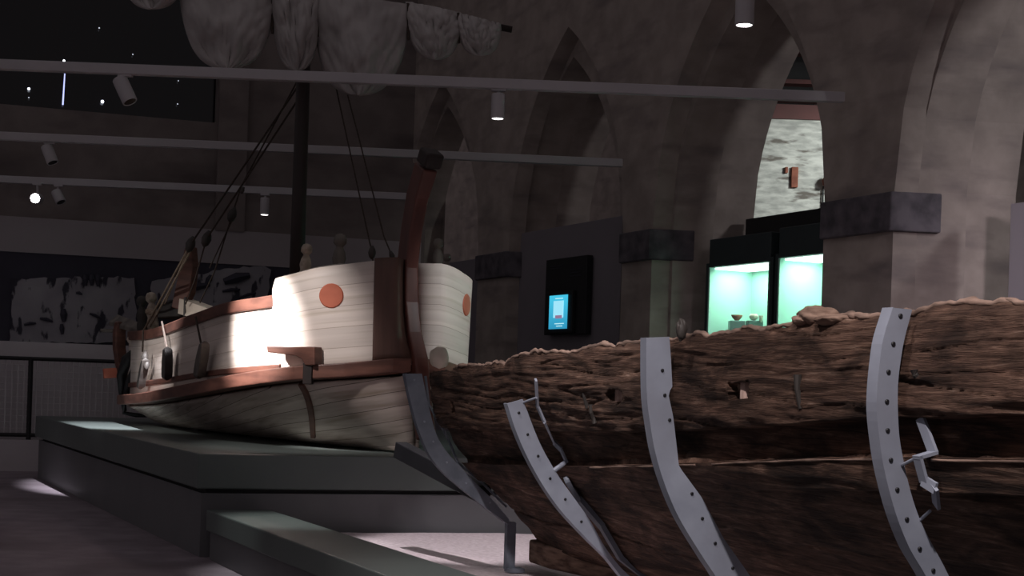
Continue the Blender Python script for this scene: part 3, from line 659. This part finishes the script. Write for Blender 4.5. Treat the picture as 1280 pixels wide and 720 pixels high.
# port side: find station for a pixel column
def port_at(x, y, ex=.0):
    lo, hi = 0.0, SL
    for _ in range(40):
        m_ = (lo+hi)/2; p = P2(m_, -1, 1, ex); q = proj((p.x, p.y, 1.8))
        if q[0] > x: lo = m_
        else: hi = m_
    p = P2(lo, -1, 1, ex); a, b = ray(x, y); return Vector((p.x, p.y, H+b*p.y)), lo
def normal_at(s):
    d = (P2(s+.03, -1)-P2(s-.03, -1)).normalized(); n = Vector((-d.y, d.x, 0));
    return (n if n.dot(nx) < 0 else -n), d
def fender(x, y0, y1, w, lean, label=None):
    (p0, s), (p1, _) = port_at(x+lean, y0), port_at(x, y1); n, d = normal_at(s)
    bm = nb(); V = []
    N_ = 12
    for i in range(N_+1):
        t = i/N_; c = lerp(p0, p1, t)+n*(.14-.02*t); hw = w/2*math.sqrt(max(.02, 1-(2*t-1)**6))*(.55+.45*min(1, t*2.2))
        V.append([bm.verts.new(c+d*hw*a+n*.045*b*(1 if abs(2*t-1) < .98 else .3)) for a, b in ((-1,-1),(1,-1),(1,1),(-1,1))])
    for A, B in zip(V, V[1:]):
        for j in range(4): bm.faces.new((A[j], A[(j+1)%4], B[(j+1)%4], B[j]))
    bm.faces.new(V[0]); bm.faces.new(V[-1]); mod_bevel(obj('wooden_fender', bm, M['wood_grey' if w == .15 else 'wood_dark'], ship), .012)
fender(263, 427, 474, .15, 9); fender(223, 434, 476, .20, 2); fender(189, 448, 487, .17, 8); 
# hanging ropes on the port side
for (x0,y0,x1,y1) in ((201,402,212,452), (243,396,258,460), (178,412,178,440)):
    a, b_ = port_at(x0, y0, .08)[0], port_at(x1, y1, .08)[0]; rope([a, b_], .012)
block(port_at(213,450,.1)[0], .05, (0,0,1)); block(port_at(181,446,.12)[0], .07, (.1,0,1)); block(port_at(184,456,.12)[0], .06, (.1,0,1))
# anchors hanging at the bow
def hook(px_, Y, r):
    pts = [at(x, y, Y) for x, y in px_]; bm = nb(); tube(bm, pts, r, 8); mod = obj('anchor', bm, M['black'], ship, True)
hook([(170,438),(158,450),(152,470),(152,492),(156,514)], 19.4, [.05,.08,.07,.04,.03])
hook([(172,440),(168,462),(161,478),(156,500),(155,516),(170,519),(185,520)], 19.3, [.03,.05,.05,.035,.03,.03,.02])
hook([(182,440),(183,458),(178,474),(172,492)], 18.9, [.05,.085,.07,.02])
bm = nb(); tube(bm, [at(163,424,19.6), at(171,432,19.4), at(175,452,19.3)], [.05,.07,.03], 10); obj('white_chock', bm, M['cream_plain'], ship, True)
# wooden cleat arm on the bulwark foot
pc, s_c = port_at(375, 440, .05); n_, d_ = normal_at(s_c); n_ = (n_*.8+Vector((-.1,-.9,0))*.5).normalized()
def onpl(x, y):
    a, b = ray(x, y); dr = Vector((a, 1, b)); k = (pc-Vector((0,0,H))).dot(n_)/dr.dot(n_); return Vector((0,0,H))+dr*k
bm = nb(); prism(bm, [onpl(x, y) for x, y in ((343,433),(372,434),(403,434),(403,457),(391,457),(386,449),(378,445),(344,441))], n_*.13); mod_bevel(obj('bracket_arm', bm, M['oxide'], ship), .01)
# dark band across wale and hull
def port_low(x, y):
    # point of the lower hull on this ray, by marching stations
    best = None
    for i in range(0, 91):
        s = -.02+(SL+.02)*i/90; zt = wale_lo(s)+.03; b = bw(min(max(s,0),SL)); rise = max(0, (s-SL+1.6)/1.6)**2*.28
        zk = ZP+.02+rise; pw = .55+.9*(1-min(1, s/1.4))+.75*(1-min(1,(SL-s)/2.5))
        for j in range(1, 41):
            q = j/40; p = S0+ax*s-nx*max(b*q**pw, .03); p.z = zk+(zt-zk)*q**1.15; u = proj(p); e = (u[0]-x)**2+(u[1]-y)**2+(p.y-13)*.8
            if best is None or e < best[0]: best = (e, p, s)
    return best[1], best[2]
L_ = [port_low(x, y) for x, y in ((393,488),(395,500),(399,512),(404,526),(412,540),(414,547))]
def low_at(s, q):
    zt = wale_lo(s)+.03; b = bw(min(max(s,0),SL)); rise = max(0, (s-SL+1.6)/1.6)**2*.28
    zk = ZP+.02+rise; pw = .55+.9*(1-min(1, s/1.4))+.75*(1-min(1,(SL-s)/2.5))
    p = S0+ax*s-nx*max(b*q**pw, .03); return Vector((p.x, p.y, zk+(zt-zk)*q**1.15))
sa = L_[0][1]; L_ = [(low_at(sa+.72*(i/8)**1.25, 1-.8*i/8), sa) for i in range(9)]
timber('hull_strap', [p+normal_at(s)[0]*.02 for p, s in L_], .07, .05, M['oxide'], wdir=normal_at(L_[0][1])[1], bev=.008)
p, s = port_at(387, 467, .12); n_, d_ = normal_at(s); bm = nb(); box(bm, p+n_*.02, .09, .06, .2, d_); mod_bevel(obj('hull_strap', bm, M['mast'], ship), .008)
# red disc eyes
def disc(s, z, side, r):
    p = P2(s, side, 1.02, .03); d = (P2(s+.03, side)-P2(s-.03, side)).normalized(); n = Vector((-d.y, d.x, 0)); n = n if n.dot(nx)*side > 0 else -n
    bm = nb(); lathe(bm, Vector((p.x,p.y,z))-n*.03, [(r,0),(r,.035),(r*.93,.042)], n, 32); obj('painted_disc', bm, M['oxide_red'], ship)
p, s = port_at(417, 370, .0); disc(s, p.z, -1, .115); disc(.30, p.z, 1, .11)
# cradle blocks beneath the keel
for s in (1.5, 3.2, 5.0):
    bm = nb(); p = S0+ax*s; box(bm, Vector((p.x,p.y,ZP+.03)), .3, .2, .06, nx); obj('keel_block', bm, M['wood_dark'], ship)
# ================================================================== THE WRECK
a2 = Vector((-.371,.928,0)).normalized(); n2 = Vector((a2.y,-a2.x,0))      # n2 points inboard (right)
def side_base(x, y=480):
    a, _ = ray(x, y); Y = 3.4/(a+.4); return Vector((a*Y, Y, 0))
O2 = side_base(1120); 
def tpos(p): return (p-O2).dot(a2)
class St: pass
def station(xb, hullpx, clear):
    B = side_base(xb); s = St(); s.B = B; s.t = tpos(B)
    def pd(x, y):
        a, b = ray(x, y); d = (a*B.y-B.x)/(n2.x-a*n2.y); Y = B.y+d*n2.y; return d, H+b*Y
    s.pd = pd
    s.prof = [(pd(x, y)[0]+clear, pd(x, y)[1]) for x, y in hullpx]
    return s
ribs_px = {
 4: dict(x=1120, R=[(1139,387),(1127,435),(1121,485),(1122,535),(1130,585),(1145,640),(1180,710)], L=[(1106,385),(1092,435),(1086,500),(1091,560),(1105,625),(1125,680),(1147,718)], k=11, c=.075),
 3: dict(x=820, R=[(836,421),(838,450),(840,488),(834,489),(841,522),(848,583),(876,621),(904,673),(935,717)], L=[(805,422),(805,460),(806,498),(810,530),(816,564),(838,630),(876,696),(890,717)], k=4, c=.075),
 2: dict(x=641, R=[(653,499),(675,555),(699,597),(714,618),(738,652),(760,690),(790,722)], L=[(631,504),(642,538),(662,582),(693,631),(729,671),(757,699),(776,722)], k=4, c=.10),
 1: dict(x=516, R=[(527,467),(535,505),(547,547),(587,596),(613,622),(636,649)], L=[(504,467),(511,500),(520,533),(538,573),(596,627),(634,655)], k=3, c=.08)}
ST = {}
for k, r in ribs_px.items(): ST[k] = station(r['x'], r['R'], r['c'])
# hull half-section d(z) per station
def mono(prof):
    pr = sorted(prof, key=lambda q: q[1]); out = [pr[0]]
    for q in pr[1:]:
        if q[1]-out[-1][1] > .02: out.append(q)
    return out
def dz(prof, zt, kd=1.45): 
    pr = mono(prof); lo = pr[0]
    ext = [(kd, .34)] if lo[0] < kd-.1 else []
    mid = [((lo[0]+kd)/2+.06, (lo[1]+.34)/2-.02)] if lo[1] > .55 else []
    pr = mono(ext+mid+pr)
    return pchip([(z, d) for d, z in pr])
hull_top = {4: at(1120,386,5.1).z, 3: at(820,421,6.8).z, 2: at(640,447,8.5).z, 1: at(518,466,10.3).z}
p4 = ST[4].prof; KD1 = max(d for d, z in ST[1].prof)+.16; print('KD1', KD1)
kdl = pchip([(-3, 1.47), (ST[2].t-1, 1.47), (ST[2].t, 1.42), (ST[1].t, KD1+.03), (ST[1].t+.4, KD1+.2)])
secs = [(-2.4, dz([(d+.02, z+.02) for d, z in p4], 1.95), 2.0), (-1.1, dz([(d-.01, z+.0) for d, z in p4], 1.95), at(1280,372,4.45).z),
        (ST[4].t, dz(p4, 1.9), hull_top[4]), (ST[3].t, dz([q for i, q in enumerate(ST[3].prof) if i != 2], 1.85), hull_top[3]),
        (ST[2].t, dz([(.06, hull_top[2])]+ST[2].prof, 1.75), hull_top[2]), (ST[1].t, dz(ST[1].prof, 1.7, KD1), hull_top[1]), (ST[1].t+.35, dz([(d+.22, z) for d, z in ST[1].prof], 1.68, KD1+.2), hull_top[1]-.02)]
zA = pchip([(-2.4,1.62),(ST[4].t,1.53),(ST[3].t,1.41),(ST[2].t,1.33),(ST[1].t,1.27),(ST[1].t+.5,1.25)])
zB = pchip([(-2.4,1.48),(ST[4].t,1.385),(ST[3].t,1.25),(ST[2].t,1.12),(ST[1].t,1.02),(ST[1].t+.5,1.0)])
zC = pchip([(-2.4,1.38),(ST[4].t,1.27),(ST[3].t,1.13),(ST[2].t,1.0),(ST[1].t,.9),(ST[1].t+.5,.9)])
zD = pchip([(-2.4,1.12),(ST[4].t,1.02),(ST[3].t,.9),(ST[2].t,.8),(ST[1].t,.74),(ST[1].t+.5,.74)])
zT = pchip([(s[0], s[2]) for s in secs])
def dbase(t, z):
    vals = [(s[0], s[1](z)) for s in secs]; return pchip(vals)(t)
def fbm(x, y, z, o=4): 
    s = 0; a = 1; f = 1
    for _ in range(o): s += a*noise.noise(Vector((x*f, y*f, z))); a *= .5; f *= 2
    return s
def sst(a, b, x): x = max(0, min(1, (x-a)/(b-a))); return x*x*(3-2*x)
T0, T1_, NT = -2.2, ST[1].t+.22, 620
NZ = 170
def wpt(t, z, base_d=None):
    d = dbase(t, z) if base_d is None else base_d
    q = O2+a2*t+n2*d; q = q.copy(); q.z = z; return q
rows, uv = [], []
zmin = .34
tab_z = [zmin+(2.15-zmin)*i/40 for i in range(41)]
for i in range(NT+1):
    t = T0+(T1_-T0)*i/NT
    dcol = pchip([(z, dbase(t, z)) for z in tab_z[::2]])
    zt = zT(t)+.028*fbm(t*1.6, 0, 1)+.022*noise.noise(Vector((t*7, 0, 2)))+.01*noise.noise(Vector((t*22,1,0)))
    A, B, Cz, D = zA(t)+.012*noise.noise(Vector((t*3,5,0))), zB(t)+.006*noise.noise(Vector((t*2,9,0))), zC(t)+.01*noise.noise(Vector((t*3,13,0))), zD(t)
    br = [(0, zt), (.34, A), (.36, A-.012), (.45, B+.008), (.465, B), (.56, Cz), (.575, Cz-.012), (.75, D), (.76, D-.01), (1, zmin)]
    r, u = [], []
    for j in range(NZ+1):
        w = j/NZ
        for (w0, z0), (w1, z1_) in zip(br, br[1:]):
            if w <= w1+1e-9: z = z0+(z1_-z0)*(w-w0)/(w1-w0); break
        warp = .06*fbm(t*.9, z*2, 4, 2)
        zz = z+warp
        out = 0
        up = sst(.35, .33, w) if False else (1 if w <= .345 else 0)
        if w <= .345:
            out = .04+.007*fbm(t*1.0, zz*34, 7, 4)+.009*fbm(t*2.2, zz*8, 11, 3)
            e = fbm(t*1.3, zz*14, 21, 3); out -= .02*max(0, e-.25)
            out -= .035*sst(.34, .30, -w+.64) if False else 0
            out -= .03*max(0, 1-w/.05)**2                           # worn upper edge
            out -= .02*sst(.30, .345, w)*(.5+noise.noise(Vector((t*5,3,3))))
            gr = abs(noise.noise(Vector((t*.35, zz*9, 31)))); out -= .012*max(0, .03-gr)/.03
        elif w <= .455:
            out = -.035+.008*fbm(t*1.5, zz*20, 9, 3)
        elif w <= .57:
            out = .03+.006*fbm(t*1.2, zz*24, 13, 3)+.006*fbm(t*3, zz*6, 15, 2)
        elif w <= .755:
            out = .0+.007*fbm(t*1.3, zz*18, 17, 3)+.008*fbm(t*2, zz*5, 19, 2)
        else:
            out = -.012+.007*fbm(t*1.3, zz*16, 23, 3); out -= .012*(abs(((zz-.34)*4.2) % 1-.5) < .03)
        q = O2+a2*t+n2*(dcol(z)-out); q = q.copy(); q.z = z; r.append(q); u.append((t, z))
    rows.append(r); uv.append(u)
holes = [[(756,492),(762,487),(772,486),(778,492),(779,500),(772,507),(766,503),(758,499)], [(908,479),(925,478),(936,476),(936,499),(922,500),(912,501)], [(563,502),(566,502),(570,516),(569,520),(565,516)], [(1130,462),(1146,458),(1152,470),(1146,482),(1134,480)]]
def inpoly(x, y, P):
    c = False; n = len(P)
    for i in range(n):
        x0, y0 = P[i]; x1, y1 = P[(i+1) % n]
        if (y0 > y) != (y1 > y) and x < (x1-x0)*(y-y0)/(y1-y0)+x0: c = not c
    return c
PR = [[proj(p) for p in r] for r in rows]
def skip(i, j):
    if j > NZ*.36: return False
    x = (PR[i][j][0]+PR[i+1][j+1][0])/2; y = (PR[i][j][1]+PR[i+1][j+1][1])/2
    return any(inpoly(x, y, P) for P in holes[:3])
wreck = thing('shipwreck_hull', 'long dark eroded hull of an ancient boat held by grey steel ribs', 'shipwreck', Vector(((rows[300][0]).x, rows[300][0].y, .25)))
bm = nb(); grid(bm, rows, skip, uv); o = obj('hull_planking', bm, M['wreck'], wreck, True); mod_solid(o, .055, -1)
for v in (0,):                                                   # orient the shell so its thickness grows inboard
    me = o.data; s_ = sum((f.normal.dot(n2) for f in me.polygons))
    if s_ > 0: me.flip_normals()
# keel
bm = nb(); rowsK = [O2+a2*t+n2*kdl(t)+Vector((0,0,.37)) for t in sampled(T0, T1_-.1, 20)]
timber('keel', rowsK, .17, .17, M['wreck_chunk'], wreck, wdir=n2, bev=.02)
# inner frame timbers seen through the openings
for tt in [tpos(rows[i][60]) for i in ()]+[x for x in (-1.9,-1.35,-.75,-.15,.42,.95,1.5,2.05,2.6,3.15,3.7,4.3,4.9)]:
    pts = []
    for z in (zT(tt)-.1, 1.6, 1.35, 1.1, .85, .6, .45): pts.append(O2+a2*tt+n2*(dbase(tt, z)+.12)+Vector((0,0,z)))
    timber('frame_timber', pts, .11, .10, M['wood_pale'] if False else M['wreck_chunk'], wreck, wdir=a2, bev=.015)
# loose pieces lying on the upper edge
def chunk(x, y, Y, L, Wd, Hh, seed, label, m_='wreck_chunk', top=True):
    p = at(x, y, Y); bm = nb(); bmesh.ops.create_icosphere(bm, subdivisions=4, radius=1)
    for v in bm.verts:
        c = v.co.copy(); f = 1+.28*fbm(c.x*1.6+seed, c.y*1.6+c.z, seed, 4)
        q = a2*(-c.x*L/2*f)+n2*(c.y*Wd/2*f)+Vector((0,0,c.z*Hh/2*f)); v.co = p+q
    o = obj('hull_fragment' , bm, M[m_], wreck, True); 
def yat(x): # depth of the hull side under a pixel column
    a, _ = ray(x, 480); return 3.4/(a+.4)
chunk(1022, 395, yat(1022)+.27, .2, .14, .085, 3, ''); chunk(1044, 400, yat(1044)+.22, .2, .14, .045, 5, ''); chunk(1008, 400, yat(1008)+.22, .12, .1, .05, 9, ''); chunk(852, 412, yat(852)+.06, .045, .05, .10, 12, '', 'wood_dark')
# worn pale splinters along the upper edge
for k, (ta, tb) in enumerate(((-2.1,-.9),(-1.2,-.35),(-.5,.2),(.1,.62),(.75,1.35),(1.25,1.9),(1.8,2.5),(2.4,3.3),(3.1,4.2),(4.0,5.0))):
    pts, rr = [], []; n = 46
    for i in range(n+1):
        t = ta+(tb-ta)*i/n; io = min(NT, max(0, round((t-T0)/(T1_-T0)*NT))); p = rows[io][0]
        pts.append(p+Vector((0,0,.004+.014*fbm(t*4, k, 3, 3)))+n2*(.012*noise.noise(Vector((t*5, k, 8)))+.005)); rr.append(max(.003, (.012+.008*noise.noise(Vector((t*6, k, 1)))+.007*noise.noise(Vector((t*23, k, 1))))*min(1, 6*min(i, n-i)/n+.1)))
    bm = nb(); tube(bm, pts, rr, 9); obj('worn_edge_splinter', bm, M['pale_oak'], wreck, True)
# painted highlight: pale strips where the projecting strake's top arris catches light
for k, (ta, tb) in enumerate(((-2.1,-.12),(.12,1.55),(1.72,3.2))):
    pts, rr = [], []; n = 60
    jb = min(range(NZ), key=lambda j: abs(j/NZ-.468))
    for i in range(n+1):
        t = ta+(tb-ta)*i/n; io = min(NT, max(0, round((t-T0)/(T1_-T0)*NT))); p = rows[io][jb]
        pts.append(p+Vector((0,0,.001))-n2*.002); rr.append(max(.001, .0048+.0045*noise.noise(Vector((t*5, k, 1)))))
    bm = nb(); tube(bm, pts, rr, 6); obj('strake_edge_highlight', bm, M['pale_oak'], wreck, True)
# treenails and iron stains
def hull_pt(x, y, out=.05, again=True):
    best = None
    for i in range(0, NT, 4):
        for j in range(0, NZ, 3):
            e = (PR[i][j][0]-x)**2+(PR[i][j][1]-y)**2
            if best is None or e < best[0]: best = (e, i, j)
    e, i, j = best; q = rows[i][j]-n2*out
    if again:
        a = proj(q); return hull_pt(x-(a[0]-x), y-(a[1]-y), out, False)
    return q
for x, y, L in ((1003,488,.12), (728,496,.1), (738,520,.09), (1146,470,.03)):
    p = hull_pt(x, y, .005); bm = nb(); tube(bm, [p+Vector((0,0,L*.5)), p+Vector((.01,0,.0))-n2*.01, p+Vector((.02,0,-L*.6))], [.018,.012,.014], 8); obj('treenail', bm, M['wood_dark'], wreck)
for x, y, a_, b_ in ((771,494,.045,.075), (929,488,.045,.10), (568,510,.02,.09)):  # pale blocks added so the openings' bright spots are put in as colour
    q = hull_pt(x, y, -.045); bm = nb(); box(bm, q, a_ if x > 600 else .05, .03, b_, a2); mod_bevel(obj('opening_bright_spot', bm, M['cream_plain'] if x < 600 else M['bright_spot'], wreck), .01)
# --- steel ribs
def resample(P, n):
    L = [0]
    for a, b in zip(P, P[1:]): L.append(L[-1]+math.dist(a, b))
    out = []
    for i in range(n+1):
        s = L[-1]*i/n; k = 0
        while k < len(P)-2 and L[k+1] < s: k += 1
        t = (s-L[k])/(L[k+1]-L[k]) if L[k+1] > L[k] else 0
        out.append(tuple(P[k][m]+(P[k+1][m]-P[k][m])*t for m in range(2)))
    return out
def smooth_curve(P, n, keep=False):
    L = [0]
    for a, b in zip(P, P[1:]): L.append(L[-1]+math.dist(a, b))
    fx = pchip([(l, p[0]) for l, p in zip(L, P)]); fy = pchip([(l, p[1]) for l, p in zip(L, P)])
    return [(fx(L[-1]*i/n), fy(L[-1]*i/n)) for i in range(n+1)]
rib_lab = {4: 'nearest and largest curved steel rib, at the right, full height of the hull', 3: 'light steel rib with a notched top, at mid hull below the right case',
           2: 'short pale steel rib starting below the hull edge, left of the notched rib', 1: 'dark steel rib at the far end of the hull, touching the light ship'}
for k, r in ribs_px.items():
    st = ST[k]; B = st.B
    W = lambda d, z, e=0.0: B+n2*d+a2*e+Vector((0,0,z))
    Lp = [st.pd(x+r['k'], y) for x, y in r['L']]; Rp = [st.pd(x, y) for x, y in r['R']]
    # carry both edges on down under the hull to the bed
    l, q = Lp[-1], Rp[-1]
    dfl = dz(st.prof, 1)
    if k in (3, 4):
        Lp += [(l[0]+.10, l[1]-.16), (l[0]+.26, l[1]-.32), (max(l[0]+.55, .9), .26)]; Rp += [(q[0]+.1, q[1]-.15), (q[0]+.28, q[1]-.30), (max(q[0]+.5, 1.1), .33)]
    elif k == 2: Lp += [(l[0]+.3, .25)]; Rp += [(q[0]+.3, .33)]
    else: pass
    Rp = [(min(d, dbase(st.t, max(z, .35))-.005) if z > .34 else d, z) for d, z in Rp]
    n = 60; Lc, Rc = smooth_curve(Lp, n), (resample(Rp, n) if k == 3 else smooth_curve(Rp, n))
    root = thing('steel_rib', rib_lab[k], 'support rib', W(Lc[-1][0], .24), 'steel ribs holding the dark hull')
    steel = M['steel_dark'] if k == 1 else M['steel']  # far rib gets darker steel, its weaker light put into the colour
    bm = nb(); V = []
    for (ld, lz), (rd, rz) in zip(Lc, Rc): V.append([bm.verts.new(W(ld, lz, -.006)), bm.verts.new(W(rd, rz, -.006)), bm.verts.new(W(rd, rz, .006)), bm.verts.new(W(ld, lz, .006))])
    for a, b_ in zip(V, V[1:]):
        for j in range(4): bm.faces.new((a[j], a[(j+1)%4], b_[(j+1)%4], b_[j]))
    bm.faces.new(V[0]); bm.faces.new(V[-1]); web = obj('web_plate', bm, steel, root)
    bm = nb(); V = []
    for i, (ld, lz) in enumerate(Lc):
        p0 = Lc[max(i-1,0)]; p1 = Lc[min(i+1,n)]; tx, tz = p1[0]-p0[0], p1[1]-p0[1]; g = math.hypot(tx, tz); nd, nz_ = tz/g*.008, -tx/g*.008
        V.append([bm.verts.new(W(ld, lz, -.006)), bm.verts.new(W(ld+nd, lz+nz_, -.006)), bm.verts.new(W(ld+nd, lz+nz_, .055)), bm.verts.new(W(ld, lz, .055))])
    for a, b_ in zip(V, V[1:]):
        for j in range(4): bm.faces.new((a[j], a[(j+1)%4], b_[(j+1)%4], b_[j]))
    bm.faces.new(V[0]); bm.faces.new(V[-1]); obj('outer_flange', bm, steel, root)
    # bolts
    bpx = {4: [(1124,395),(1115,430),(1109,465),(1107,502),(1108,538),(1112,575),(1120,612),(1132,649),(1148,686),(1165,713)], 3: [(827,463),(830,494),(836,525),(864,617),(877,648),(893,679),(915,710)],
           2: [(648,516),(659,543),(672,570),(687,598),(706,624),(726,652)], 1: [(517,475),(530,527),(541,552),(558,578),(582,604),(612,628)]}[k]
    for x, y in bpx:
        d, z = st.pd(x, y); bm = nb(); lathe(bm, W(d, z, -.006), [(.0085,0),(.0085,.004),(.006,.006)], -a2, 12); obj('bolt', bm, M['bolt'] if k != 1 else M['steel'], root)
    if k == 1:
        bm = nb(); c_ = W(Lc[-1][0]+.02, 0, .03); box(bm, Vector((c_.x, c_.y, (Lc[-1][1]+.26)/2)), .07, .05, Lc[-1][1]-.24, n2); obj('post', bm, M['steel_dark'], root)
    bm = nb(); box(bm, W(Lc[-1][0]+.05, .245), .34 if k != 1 else .12, .22 if k != 1 else .1, .03, n2); obj('foot_plate', bm, M['steel_dark'], root)
    R_ = root
    if k == 4:
        def hp(x, y, o=.03): return hull_pt(x, y, o)
        bm = nb(); pts = [hp(x, y, .05) for x, y in ((1153,526),(1160,560),(1148,566),(1150,606),(1164,612),(1168,634))]
        for a, b_ in zip(pts, pts[1:]): box(bm, (a+b_)/2, (b_-a).length+.012, .012, .04, b_-a, (b_-a).cross(n2))
        obj('hull_clip', bm, M['steel'], R_); clip = C.objects[-1]
        for (xa,ya,xb,yb) in ((1126,582,1149,576), (1149,651,1172,637)):
            bm = nb(); d, z = st.pd(xa, ya); tube(bm, [W(d, z), hp(xb, yb, .05)], .006, 8); obj('rod', bm, M['steel'], clip)
    if k == 2:
        bm = nb(); pts = [hull_pt(x, y, .035) for x, y in ((672,476),(672,506),(678,530),(694,548),(702,562),(707,578))]
        for a, b_ in zip(pts, pts[1:]): box(bm, (a+b_)/2, (b_-a).length+.008, .012, .028, b_-a, (b_-a).cross(n2))
        obj('hull_clip', bm, M['steel'], R_); clip = C.objects[-1]
        for (xa,ya,xb,yb) in ((654,503,670,497), (693,588,706,580)):
            bm = nb(); d, z = st.pd(xa, ya); tube(bm, [W(d, z), hull_pt(xb, yb, .04)], .007 if xa < 660 else .014, 8); obj('rod', bm, M['steel'], clip)
        bm = nb(); pts = [hull_pt(x, y, .03) for x, y in ((708,600),(722,626),(750,660),(780,694),(808,722))]; 
        for a, b_ in zip(pts, pts[1:]): box(bm, (a+b_)/2, (b_-a).length+.01, .03, .05, b_-a, (b_-a).cross(n2))
        obj('inner_strap', bm, M['steel_dark'], R_)
    if k == 1:
        bm = nb(); pts = [hull_pt(x, y, .03) for x, y in ((528,472),(536,506),(552,544),(574,578),(600,606),(628,640))]
        for a, b_ in zip(pts, pts[1:]): box(bm, (a+b_)/2, (b_-a).length+.01, .014, .02, b_-a, (b_-a).cross(n2))
        obj('inner_strap', bm, M['steel_dark'], R_)
        bm = nb(); a = at(500, 562, 11.5); b_ = at(606, 618, 10.55); box(bm, (a+b_)/2, (b_-a).length, .11, .13, b_-a); mod_bevel(obj('outrigger_beam', bm, M['bolt'], R_), .008)
# dark cradle under the far end
t_ = thing('hull_cradle', 'dark timber cradle block under the far end of the wreck', 'cradle', Vector((*at(675,690,9.6).xy, .22)))
for tt in (3.6, 4.6):
    c = O2+a2*tt+n2*1.45; bm = nb(); box(bm, c+Vector((0,0,.225)), .5, .25, .07, n2); mod_bevel(obj('block', bm, M['wood_dark'], t_), .01)
# ================================================================== lights
def spot(name, loc, target, power, size=40, blend=.5, col=(1,.97,.95), rad=.05):
    ld = bpy.data.lights.new(name, 'SPOT'); ld.energy = power; ld.spot_size = math.radians(size); ld.spot_blend = blend; ld.color = col; ld.shadow_soft_size = rad
    o = bpy.data.objects.new(name, ld); C.objects.link(o); o.location = loc; o.rotation_euler = (Vector(target)-Vector(loc)).to_track_quat('-Z', 'Y').to_euler(); return o
spot('ship_key', (-5.9, 11.9, 4.5), (-2.5, 13.9, 2.1), 5200, 18, .85, (1,.94,.93), .04)
spot('ship_wash', (-3.2, 10.6, 4.5), (-2.1, 13.8, 1.6), 480, 32, .7, (1,.94,.92), .05)
spot('ship_fill', (1.9, 11.8, 4.4), (-.6, 14.4, 2.2), 260, 30, .8, (.93,.98,1), .1)
spot('ship_bow', (-7.2, 13.3, 4.3), (-4.1, 17.2, 1.9), 520, 30, .9, (1,.95,.93), .08)
spot('platform_spot', (-2.5, 12.5, 4.4), (-5.0, 18.1, .9), 13000, 12.5, .8, (.93,.94,1), .05)
spot('kerb_spot', (-2.4, 10.9, 4.5), (-1.75, 11.7, .4), 420, 24, .9, (.95,1,.98), .05)
spot('bed_spot', (-1.1, 9.8, 4.5), (-.15, 12.1, .25), 620, 30, .5, (1,.93,.96), .04)
spot('wreck_side', (-.7, 4.4, 5.4), (1.1, 6.2, 1.6), 300, 70, .7, (1,.92,.92), .06)
spot('wreck_key', (.5, 1.7, 5.0), (1.1, 6.3, 1.6), 740, 46, .8, (1,.90,.89), .06)
spot('wreck_far', (-1.6, 7.0, 4.9), (.2, 8.3, 1.6), 430, 50, .8, (1,.92,.92), .06)
spot('arcade_wash', (5.4, 7.4, 4.2), (5.3, 14.2, 1.7), 620, 48, 1, (1,.88,.96), .3)
spot('aisle_wash', (8.6, 9.5, 5.6), (4.2, 17.5, 3.6), 520, 90, 1, (.97,.96,1), .3)
spot('aisle_lamp', (6.6, 20.6, 6.0), (5.1, 24, 4.2), 560, 90, .8, (.93,1,.97), .3)
spot('aisle_lamp_far', (4.2, 24.6, 5.5), (1.8, 31, 4.0), 480, 100, .9, (1,.97,.97), .3)
spot('hall_lamp', at(622.5, 140, 14.33)-Vector((0,0,.12)), at(640, 600, 14.3), 12, 60, .8)
sc = bpy.context.scene
w = bpy.data.worlds.new('hall_dusk'); sc.world = w; w.use_nodes = True
bg = w.node_tree.nodes['Background']; bg.inputs[0].default_value = (1,.90,.95,1); bg.inputs[1].default_value = .12
# ================================================================== camera
cd = bpy.data.cameras.new('camera'); cam = bpy.data.objects.new('camera', cd); C.objects.link(cam)
cd.sensor_width = 36; cd.lens = 36*F/1280; cam.location = (0, 0, H)
from mathutils import Matrix
cam.rotation_euler = (Matrix.Rotation(math.radians(90), 3, 'X') @ Matrix.Rotation(ROLL, 3, 'Z')).to_euler()
cd.shift_x = HOR*sr/1280; cd.shift_y = HOR*cr/1280; cd.clip_end = 200
sc.camera = cam
sc.view_settings.view_transform = 'Standard'; sc.view_settings.look = 'None'; sc.view_settings.exposure = 0; sc.view_settings.gamma = 1; sc.view_settings.use_curve_mapping = False
